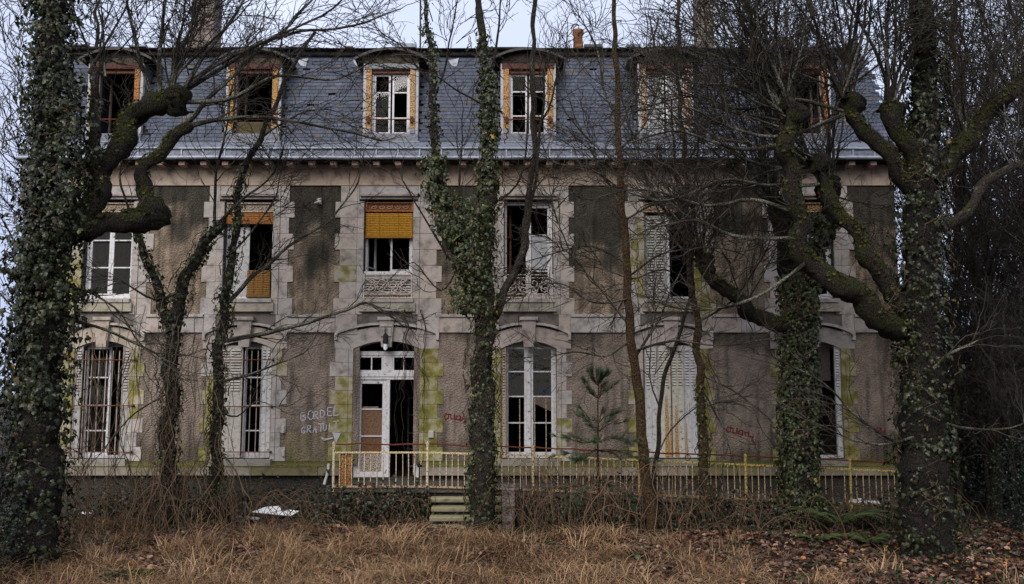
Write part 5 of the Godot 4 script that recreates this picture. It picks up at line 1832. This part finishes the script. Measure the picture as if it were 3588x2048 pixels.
func shrub(label: String, sd: int, r: Vector3, leaves: int, group: String) -> Node3D:
	rng.seed = sd
	var t := thing("evergreen_shrub", label, "shrub", group)
	var s := Shape.new()
	for i in 14:
		var d := Vector3(rng.randf_range(-0.8, 0.8) * r.x, r.y * rng.randf_range(1.1, 1.9), rng.randf_range(-0.8, 0.8) * r.z)
		var stem := wobble(spline([Vector3(d.x * 0.1, -0.1, d.z * 0.1), d * 0.5, d], 0.2), 0.1, 1.0)
		s.rod(stem, taper(stem.size(), 0.03, 0.008), 5, BARK, noise)
	put("stems", s, m_bark, t).set_meta("kind", "stuff")
	var w: Array[Transform3D] = []
	var c := PackedColorArray()
	for i in leaves:
		var q := Vector3(rng.randf_range(-1, 1), rng.randf_range(-1, 1), rng.randf_range(-1, 1))
		if q.length() > 1.0:
			continue
		q = q * Vector3(r.x, r.y, r.z) + Vector3(0, r.y * 0.95, 0)
		if noise.get_noise_3dv(q * 1.6 + Vector3(sd, 0, 0)) < -0.05:
			continue
		var b := Basis(Vector3(rng.randf_range(-1, 1), rng.randf_range(-1, 1), rng.randf_range(-1, 1)).normalized(), rng.randf() * TAU)
		w.append(Transform3D(b.scaled(Vector3.ONE * rng.randf_range(0.035, 0.085)), q))
		c.append(vary(Color(0.014, 0.022, 0.015), 0.45))
	scatter("foliage", leaf_mesh, w, c, m_leaf, t)
	return t


func thickets() -> void:
	var dark := "dark evergreen shrub in the thicket right of the house"
	var a := shrub(dark, 201, Vector3(1.3, 1.7, 1.1), 9500, "dark shrubs right of the house")
	a.position = Vector3(9.9, 0, -0.5)
	var spots := [[10.8, 3.0, 1.0], [9.0, 4.3, 0.6], [12.0, -1.0, 1.4], [10.6, -2.5, 1.5], [13.5, -4.0, 1.6], [15.5, -6.5, 1.8], [12.5, -7.0, 1.8], [10.0, -5.5, 1.5], [17.5, -9.0, 2.0], [8.6, 6.4, 0.6], [11.2, -0.8, 1.3], [13.0, -2.0, 1.6], [14.5, -12, 2.0]]
	for e in spots:
		copy_of(a, Vector3(e[0], 0, e[1]), e[0] * 7.0, e[2])
	var left := "low dark shrub under the ivy trunk at the left edge"
	for e in [[-7.7, 6.9, 0.8], [-6.8, 8.4, 0.42], [-8.9, 5.2, 0.9], [-7.6, 8.6, 0.7]]:
		var o := copy_of(a, Vector3(e[0], -0.1, e[1]), e[0] * 3.0, e[2])
		o.set_meta("label", left)
		o.set_meta("group", "dark shrubs at the left edge")


func pine() -> void:
	rng.seed = 301
	var t := thing("pine_sapling", "small scrawny pine with tufted green needles in front of the railing", "tree")
	limb("trunk", [1.6, -0.05, 3.2, 1.58, 0.9, 3.2, 1.59, 1.8, 3.2, 1.6, 2.5, 3.2, 1.61, 2.8, 3.2], 0.03, 0.012, OLIVE, t, 0.05, 0.02, 7)
	var needle := Shape.new()
	for i in 64:
		var a := i * 2.4
		var d := Vector3(cos(a) * 0.6, rng.randf_range(0.35, 0.9), sin(a) * 0.6).normalized() * rng.randf_range(0.35, 0.55)
		var side := d.cross(Vector3.UP).normalized() * 0.012
		var at := Vector3(0, i * 0.014, 0)
		needle.tri(at - side, at + side, at + d, Color.WHITE * rng.randf_range(0.6, 1.4))
	var mesh := needle.made()
	var w: Array[Transform3D] = []
	var c := PackedColorArray()
	var s := Shape.new()
	for level in [[2.7, 0.16, 6, 1.2], [2.45, 0.28, 4, 0.9], [2.0, 0.35, 3, 0.6], [1.85, 0.5, 4, 0.45], [1.65, 0.75, 5, 0.2], [1.5, 1.0, 6, -0.05], [0.95, 0.9, 4, -0.12], [0.6, 0.7, 4, 0.0]]:
		for i in level[2]:
			var a: float = TAU * i / level[2] + rng.randf()
			var d := Vector3(cos(a), level[3], sin(a) * 0.8)
			var at := Vector3(1.6, level[0], 3.2)
			var q := PackedVector3Array([at])
			for j in 6:
				q.append(at + d * level[1] * rng.randf_range(0.8, 1.1) * (j + 1) / 6.0 + Vector3(0, 0.04 * sin(j + a) - 0.02 * j * (1.0 if level[0] < 1.8 else 0.0), 0))
				for k in 6:
					var y := (d + Vector3(rng.randf_range(-1, 1), rng.randf_range(-0.6, 0.8), rng.randf_range(-1, 1)) * 0.6).normalized()
					if rng.randf() > (0.1 if j < 2 and level[0] < 2.4 else 0.3) + j * 0.12:
						continue
					var x := y.cross(Vector3(0.3, 0.9, 0.2)).normalized()
					var size := rng.randf_range(0.08, 0.19)
					w.append(Transform3D(Basis(x * size, y * size, x.cross(y) * size), q[j + 1]))
					c.append(vary(Color(0.065, 0.1, 0.055) if rng.randf() > 0.2 or j > 3 else Color(0.13, 0.075, 0.04), 0.35))
			s.rod(q, taper(7, 0.011, 0.005), 4, OLIVE, noise)
	put("branches", s, m_bark, t).set_meta("kind", "stuff")
	scatter("needles", mesh, w, c, m_leaf, t)


func fern(label: String, at: Vector3, size: float, n: int) -> void:
	var t := thing("fern", label, "fern")
	for i in n:
		var s := Shape.new()
		var a := TAU * i / n + rng.randf() * 0.5
		var d := Vector3(cos(a), 0, sin(a))
		var p := PackedVector3Array()
		for j in 9:
			var f := j / 8.0
			p.append(Vector3(d.x * f * size, size * (0.95 * f - 0.75 * f * f), d.z * f * size))
		s.rod(p, taper(9, 0.006, 0.002), 3, [Color(0.07, 0.08, 0.025)])
		var side := d.cross(Vector3.UP)
		for j in 24:
			var f := 0.12 + 0.86 * j / 24.0
			var q := p[int(f * 8)].lerp(p[mini(int(f * 8) + 1, 8)], f * 8 - int(f * 8))
			var l := size * 0.2 * sin(PI * pow(f, 0.7)) + 0.01
			for e in [-1.0, 1.0]:
				s.tri(q - d * 0.012, q + d * 0.016, q + side * e * l + d * l * 0.35 + Vector3(0, -l * 0.2, 0), vary(Color(0.065, 0.1, 0.035), 0.35))
		put("frond", s, m_leaf, t)
	t.position = at


# ---------------------------------------------------------------- ground
func ground_at(x: float, z: float) -> float:
	var h := broad.get_noise_2d(x * 4.0, z * 4.0) * 0.09 + broad.get_noise_2d(x * 14.0, z * 14.0) * 0.03
	return (h + 0.03) * clampf((z - 1.0) / 2.0 + 0.3, 0.3, 1.0) - clampf((z - 5.0) * 0.02, 0.0, 0.1)


func build_ground() -> void:
	var s := Shape.new()
	var xs := PackedFloat32Array()
	var zs := PackedFloat32Array()
	for x in [-300.0, -120.0, -60.0, -35.0, -22.0]:
		xs.append(x)
	for i in 111:
		xs.append(-14.0 + i * 0.28)
	for x in [20.0, 30.0, 60.0, 120.0, 300.0]:
		xs.append(x)
	for z in [-400.0, -200.0, -100.0, -50.0, -25.0, -12.0]:
		zs.append(z)
	for i in 97:
		zs.append(-6.0 + i * 0.28)
	for z in [26.0, 60.0, 200.0]:
		zs.append(z)
	for z in zs:
		for x in xs:
			s.v.append(Vector3(x, ground_at(x, z), z))
			var e := 0.2
			s.n.append(Vector3(ground_at(x - e, z) - ground_at(x + e, z), 2 * e, ground_at(x, z - e) - ground_at(x, z + e)).normalized())
			s.c.append(Color(0.5, 0.45, 0.4) * (1.0 + broad.get_noise_2d(x * 7.0, z * 7.0) * 0.5))
	var nx := xs.size()
	for j in zs.size() - 1:
		for i in nx - 1:
			var k := j * nx + i
			s.t.append_array(PackedInt32Array([k, k + 1, k + nx, k + 1, k + nx + 1, k + nx]))
	var o := put("ground", s, m_ground, self)
	o.set_meta("label", "rough leaf strewn garden ground in front of the house")
	o.set_meta("category", "ground")
	o.set_meta("kind", "structure")


func stuff(o: Node3D, label: String, category: String) -> void:
	tag(o, label, category)
	o.set_meta("kind", "stuff")


func grass_share(x: float, z: float) -> float:
	# where the dry grass grows: the middle and left of the foreground
	var n := broad.get_noise_2d(x * 8.0, z * 8.0) + 0.6 * broad.get_noise_2d(x * 22.0, z * 22.0)
	return clampf(0.08 - absf(x + 1.6) * 0.05 + n * 1.7 + (z - 5.5) * 0.2 - maxf(0.0, x - 0.4) * 0.26, 0.0, 1.0)


func ground_cover() -> void:
	rng.seed = 501
	# dry grass: tufts of bent blades
	var tufts: Array[ArrayMesh] = []
	for v in 4:
		var s := Shape.new()
		for i in 16:
			var a := rng.randfn(0.0, 1.1) + v * 1.9
			var d := Vector3(cos(a), 0, sin(a))
			var root := Vector3(rng.randfn(0, 0.09), 0, rng.randfn(0, 0.09))
			var h := rng.randf_range(0.22, 0.58) if v < 3 else rng.randf_range(0.35, 0.65)
			var lean := rng.randf_range(0.1, 0.5) if v < 3 else rng.randf_range(0.1, 0.4)
			var p := PackedVector3Array()
			for j in 5:
				var f := j / 4.0
				p.append(root + d * (0.03 + lean * (0.3 * f + 0.9 * f * f)) + Vector3(0, h * (f * 1.7 - (1.25 if v < 3 else 0.9) * f * f), 0))
			var side := d.cross(Vector3.UP) * 0.0062
			var col := Color(1, 1, 1) * pow(rng.randf_range(0.35, 1.35), 1.3)
			for j in 4:
				var k := 1.0 - j * 0.2
				var k2 := 1.0 - (j + 1) * 0.2
				s.quad(p[j] - side * k, p[j] + side * k, p[j + 1] + side * k2, p[j + 1] - side * k2, col)
		tufts.append(s.made())
	for v in 4:
		var w: Array[Transform3D] = []
		var c := PackedColorArray()
		for i in (4200 if v < 3 else 2600):
			var z := rng.randf_range(2.4, 11.5)
			var x := rng.randf_range(-0.5, 0.5) * (21.0 - z) * 1.3
			if rng.randf() > grass_share(x, z):
				continue
			var b := Basis(Vector3.UP, rng.randf() * TAU) * Basis(Vector3.RIGHT, rng.randf_range(-0.4, 0.4))
			var size := rng.randf_range(0.45, 1.0)
			w.append(Transform3D(b.scaled(Vector3(size * 1.3, size * 0.85, size * 1.3)), Vector3(x, ground_at(x, z) - 0.02, z)))
			c.append(vary(Color(0.44, 0.285, 0.16).lerp(Color(0.13, 0.07, 0.042), pow(rng.randf(), 0.8)), 0.25))
		var o := scatter("dry_grass", tufts[v], w, c, m_plain, self)
		stuff(o, ["dry tan grass bent over the middle of the foreground", "dry tan grass matted in front of the terrace", "pale dead grass along the bottom of the view", "brown dead grass among the fallen leaves"][v], "grass")
	# fallen leaves everywhere
	var where: Array[Transform3D] = []
	var tint := PackedColorArray()
	for i in 52000:
		var z := rng.randf_range(1.0, 12.0)
		var x := rng.randf_range(-0.5, 0.5) * (21.0 - z) * 1.32
		if rng.randf() < grass_share(x, z) * 0.5:
			continue
		if z < 2.1 and x > -3.7:
			continue
		var b := Basis(Vector3.UP, rng.randf() * TAU) * Basis(Vector3.RIGHT, rng.randfn(0.0, 0.55)) * Basis(Vector3.BACK, rng.randfn(0.0, 0.4))
		var size := rng.randf_range(0.045, 0.115)
		where.append(Transform3D(b.scaled(Vector3.ONE * size), Vector3(x, ground_at(x, z) + 0.01 + rng.randf() * 0.035, z)))
		var u := rng.randf()
		tint.append(vary(Color(0.115, 0.058, 0.038) if u < 0.45 else (Color(0.05, 0.03, 0.024) if u < 0.84 else (Color(0.3, 0.18, 0.125) if u < 0.975 else Color(0.4, 0.15, 0.04))), 0.3))
	stuff(scatter("fallen_leaves", big_leaf_mesh, where, tint, m_leaf, self), "red-brown fallen leaves covering the right of the garden floor", "leaves")
	# ivy and green weeds creeping on the ground
	where = []
	tint = PackedColorArray()
	for i in 16000:
		var z := rng.randf_range(2.0, 11.0)
		var x := rng.randf_range(-0.5, 0.5) * (21.0 - z) * 1.3
		var keep := broad.get_noise_2d(x * 11.0 + 300.0, z * 11.0) * 2.0 - 0.05 + clampf((absf(x) - 4.0) * 0.12, 0.0, 0.4)
		if z < 3.0:
			keep += 0.35
		if rng.randf() > keep:
			continue
		var b := Basis(Vector3.UP, rng.randf() * TAU) * Basis(Vector3.RIGHT, -1.2 + rng.randfn(0.0, 0.5))
		var size := rng.randf_range(0.04, 0.08)
		where.append(Transform3D(b.scaled(Vector3.ONE * size), Vector3(x, ground_at(x, z) + 0.02 + rng.randf() * 0.08, z)))
		tint.append(vary(Color(0.03, 0.055, 0.022), 0.4))
	stuff(scatter("ground_ivy", leaf_mesh, where, tint, m_leaf, self), "low dark green ivy creeping over the garden floor", "ivy")
	# brambles: arching dry canes at the terrace foot and under the left trees
	var s := Shape.new()
	for i in 420:
		var u := rng.randf()
		var at := Vector3(rng.randf_range(-8.2, -3.4), 0, rng.randf_range(1.2, 5.0)) if u < 0.4 else (Vector3(rng.randf_range(-3.6, -1.6), 0, rng.randf_range(2.1, 2.8)) if u < 0.55 else Vector3(rng.randf_range(-0.1, 8.0), 0, rng.randf_range(2.3, 4.2)))
		at.y = ground_at(at.x, at.z)
		var d := Vector3(rng.randf_range(-1, 1), 0, rng.randf_range(-0.6, 0.6))
		var h := rng.randf_range(0.3, 1.15) * (1.2 if at.x > 0.0 and at.x < 2.6 or at.x < -5.0 else 0.7)
		var p := wobble(spline([at, at + d * 0.25 + Vector3(0, h * 0.7, 0), at + d * 0.65 + Vector3(0, h, 0), at + d * rng.randf_range(0.9, 1.3) + Vector3(0, h * rng.randf_range(0.1, 0.8), 0)], 0.12), 0.07, 2.0)
		s.rod(p, taper(p.size(), 0.0075, 0.0035), 4, [vary(Color(0.15, 0.095, 0.055).lerp(Color(0.07, 0.045, 0.035), rng.randf()), 0.3)])
	for i in 85:
		# taller pale canes before the railing
		var at := Vector3(rng.randf_range(0.1, 3.2), 0, rng.randf_range(2.4, 3.7))
		var h := rng.randf_range(0.6, 1.5)
		var d := Vector3(rng.randf_range(-0.5, 0.5), 0, rng.randf_range(-0.3, 0.3))
		var p := wobble(spline([at, at + d * 0.3 + Vector3(0, h * 0.6, 0), at + d + Vector3(0, h, 0), at + d * 1.5 + Vector3(0, h * rng.randf_range(0.7, 1.05), 0)], 0.12), 0.07, 2.0)
		s.rod(p, taper(p.size(), 0.008, 0.0035), 4, [vary(Color(0.22, 0.14, 0.09).lerp(Color(0.09, 0.05, 0.04), rng.randf()), 0.3)])
	for i in 70:
		# strands of dead creeper hanging and looping under the left trees
		var at := Vector3(rng.randf_range(-8.0, -4.9), rng.randf_range(1.2, 4.2), rng.randf_range(3.0, 5.2))
		var to := Vector3(at.x + rng.randf_range(-0.7, 0.7), 0, at.z + rng.randf_range(-0.3, 0.5))
		var p := wobble(spline([at, at.lerp(to, 0.35) + Vector3(rng.randf_range(-0.2, 0.2), -0.15, 0), at.lerp(to, 0.7) + Vector3(rng.randf_range(-0.25, 0.25), -0.1, 0), to], 0.14), 0.09, 1.7)
		s.rod(p, taper(p.size(), 0.006, 0.005), 4, [vary(Color(0.19, 0.13, 0.08).lerp(Color(0.08, 0.055, 0.035), rng.randf()), 0.3)])
	stuff(put("brambles", s, m_plain, self), "tangle of dry arching bramble canes along the terrace foot", "brambles")
	# their dark leaves and withered stalks
	where = []
	tint = PackedColorArray()
	for i in 15000:
		var u := rng.randf()
		var at := Vector3(rng.randf_range(-8.4, -3.4), 0, rng.randf_range(0.6, 3.0)) if u < 0.35 else (Vector3(rng.randf_range(-3.6, -1.6), 0, rng.randf_range(2.1, 2.7)) if u < 0.6 else Vector3(rng.randf_range(0.1, 8.5), 0, rng.randf_range(2.15, 3.4)))
		if absf(at.x + 4.55) < 0.55 and at.z > 1.6:
			continue
		at.y = ground_at(at.x, at.z) + absf(rng.randfn(0.0, 0.3)) * (1.0 if at.z < 2.8 else 0.7)
		var b := Basis(Vector3(rng.randf_range(-1, 1), rng.randf_range(-1, 1), rng.randf_range(-1, 1)).normalized(), rng.randf() * TAU)
		where.append(Transform3D(b.scaled(Vector3.ONE * rng.randf_range(0.04, 0.09)), at))
		tint.append(vary(Color(0.018, 0.027, 0.014) if rng.randf() < 0.75 else Color(0.07, 0.04, 0.028), 0.4))
	stuff(scatter("undergrowth", leaf_mesh, where, tint, m_leaf, self), "dark low undergrowth crowding the foot of the terrace wall", "undergrowth")


func small_things() -> void:
	rng.seed = 601
	var t := thing("broken_panel", "white broken panel lying in the weeds left of the railing", "panel")
	var s := Shape.new()
	s.prism(PackedVector2Array([Vector2(-0.45, -0.07), Vector2(-0.2, 0.07), Vector2(0.08, 0.11), Vector2(0.1, -0.01), Vector2(0.25, 0.04), Vector2(0.44, 0.02), Vector2(0.3, -0.1)]), -0.012, 0.012, Color(0.7, 0.71, 0.74))
	put("sheet", s, m_plain, t)
	t.position = Vector3(-4.55, 0.3, 2.3)
	t.rotation_degrees = Vector3(-40, 12, -6)
	var b := thing("broken_panel", "small white scrap on the ground below the left barred window", "panel")
	s = Shape.new()
	s.prism(PackedVector2Array([Vector2(-0.18, -0.03), Vector2(-0.02, 0.06), Vector2(0.16, 0.04), Vector2(0.12, -0.05)]), -0.01, 0.01, Color(0.55, 0.57, 0.62))
	put("sheet", s, m_plain, b)
	b.position = Vector3(-8.5, 0.18, 1.6)
	b.rotation_degrees = Vector3(-35, 0, 4)
	b = thing("plank", "pale narrow plank lying left of the broken white panel", "plank")
	s = Shape.new()
	s.box(-0.3, 0.3, -0.015, 0.02, -0.05, 0.05, Color(0.5, 0.5, 0.5), 0.006)
	put("board", s, m_paint, b)
	b.position = Vector3(-5.25, 0.14, 2.0)
	b.rotation_degrees = Vector3(8, 14, -8)
	b = thing("plastic_sheet", "white torn sheet on the ramp behind the last railing bay", "sheet")
	s = Shape.new()
	for i in 6:
		var f := i / 6.0
		s.quad4(Vector3(-0.3 + f * 0.6, 0.03 * sin(i * 2.0), 0.14), Vector3(-0.2 + f * 0.6, 0.03 * sin(i * 2.0 + 2.0), 0.14), Vector3(-0.2 + f * 0.6, 0.07 + 0.03 * sin(i * 1.3), -0.14), Vector3(-0.3 + f * 0.6, 0.07 + 0.03 * sin(i * 1.3 - 1.3), -0.14), Color(0.6, 0.6, 0.62), Color(0.6, 0.6, 0.62), Color(0.6, 0.6, 0.62), Color(0.6, 0.6, 0.62))
	put("sheet", s, m_plain, b)
	b.position = Vector3(7.0, 0.38, 1.8)
	b = thing("fallen_log", "short mossy log half sunk in the leaves at bottom left", "log")
	limb("log", [-0.3, 0, 0, 0, 0.05, 0.02, 0.35, 0.06, 0.0], 0.13, 0.1, MOSSY, b, 0.3, 0.02)
	b.position = Vector3(-5.0, 0.02, 8.1)
	fern("green fern at the foot of the ivy clad trunk by the railing", Vector3(5.9, 0.15, 3.5), 1.05, 12)
	fern("small fern in the leaves in front of the larger fern", Vector3(6.0, 0.0, 4.6), 0.55, 8)
	fern("low fern left of the larger fern by the ivy trunk", Vector3(5.2, 0.0, 4.4), 0.5, 8)
	# creeper hanging over the right half of the front door
	var h := thing("hanging_creeper", "thin bare creeper hanging over the right of the front door", "creeper")
	s = Shape.new()
	for i in 12:
		var x := -2.35 + rng.randf_range(-0.12, 0.45)
		var p := wobble(spline([Vector3(x, 4.4, 0.15), Vector3(x + 0.1, 3.6, 0.22), Vector3(x + rng.randf_range(-0.1, 0.1), 2.8, 0.2), Vector3(x + rng.randf_range(-0.2, 0.15), rng.randf_range(1.2, 2.6), 0.16)], 0.12), 0.1, 2.2)
		s.rod(p, taper(p.size(), 0.006, 0.003), 4, [vary(Color(0.06, 0.045, 0.035), 0.3)])
	put("stems", s, m_plain, h).set_meta("kind", "stuff")


func _ready() -> void:
	var cam := Camera3D.new()
	cam.name = "camera"
	cam.position = Vector3(0, 2.4, 20.9)
	cam.rotation_degrees = Vector3(6.57, 0, 0)
	cam.fov = 34.28
	cam.near = 0.1
	cam.far = 1200.0
	add_child(cam)
	var env := Environment.new()
	var sky := Sky.new()
	var sm := ProceduralSkyMaterial.new()
	sm.sky_top_color = Color(0.93, 0.96, 1.0)
	sm.sky_horizon_color = Color(0.66, 0.705, 0.83)
	sm.sky_curve = 0.8
	sm.ground_bottom_color = Color(0.1, 0.085, 0.07)
	sm.ground_horizon_color = Color(0.3, 0.3, 0.32)
	sm.sun_angle_max = 0.0
	var clouds := noise_map(FastNoiseLite.TYPE_SIMPLEX_SMOOTH, 0.008, 5, [[0.0, Color(0, 0, 0)], [0.4, Color(0.05, 0.05, 0.05)], [1.0, Color(0.4, 0.4, 0.4)]], 40)
	clouds.width = 1024
	sm.sky_cover = clouds
	sky.sky_material = sm
	env.background_mode = Environment.BG_SKY
	env.sky = sky
	env.background_energy_multiplier = 0.72
	env.tonemap_mode = Environment.TONE_MAPPER_LINEAR
	env.tonemap_exposure = 1.95
	env.sdfgi_enabled = true
	env.ssao_enabled = true
	env.ssil_enabled = true
	var we := WorldEnvironment.new()
	we.name = "world_environment"
	we.environment = env
	add_child(we)
	var sun := DirectionalLight3D.new()
	sun.name = "sun"
	sun.light_color = Color(1.0, 0.98, 0.96)
	sun.light_energy = 0.5
	sun.light_angular_distance = 40.0
	sun.shadow_enabled = true
	sun.rotation_degrees = Vector3(-36, -18, 0)
	add_child(sun)

	rng.seed = 7
	noise.noise_type = FastNoiseLite.TYPE_SIMPLEX_SMOOTH
	noise.seed = 5
	noise.frequency = 1.0
	noise.fractal_type = FastNoiseLite.FRACTAL_NONE
	broad.noise_type = FastNoiseLite.TYPE_SIMPLEX_SMOOTH
	broad.seed = 9
	broad.frequency = 0.12
	broad.fractal_type = FastNoiseLite.FRACTAL_NONE
	make_materials()
	make_sprays()
	make_leaf_meshes()
	build_ground()
	build_house()
	build_terrace()
	rng.seed = 21
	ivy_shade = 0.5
	left_pollard()
	ivy_shade = 0.9
	middle_trees()
	ivy_shade = 0.8
	rng.seed = 22
	right_trees()
	woods()
	thickets()
	pine()
	ground_cover()
	small_things()
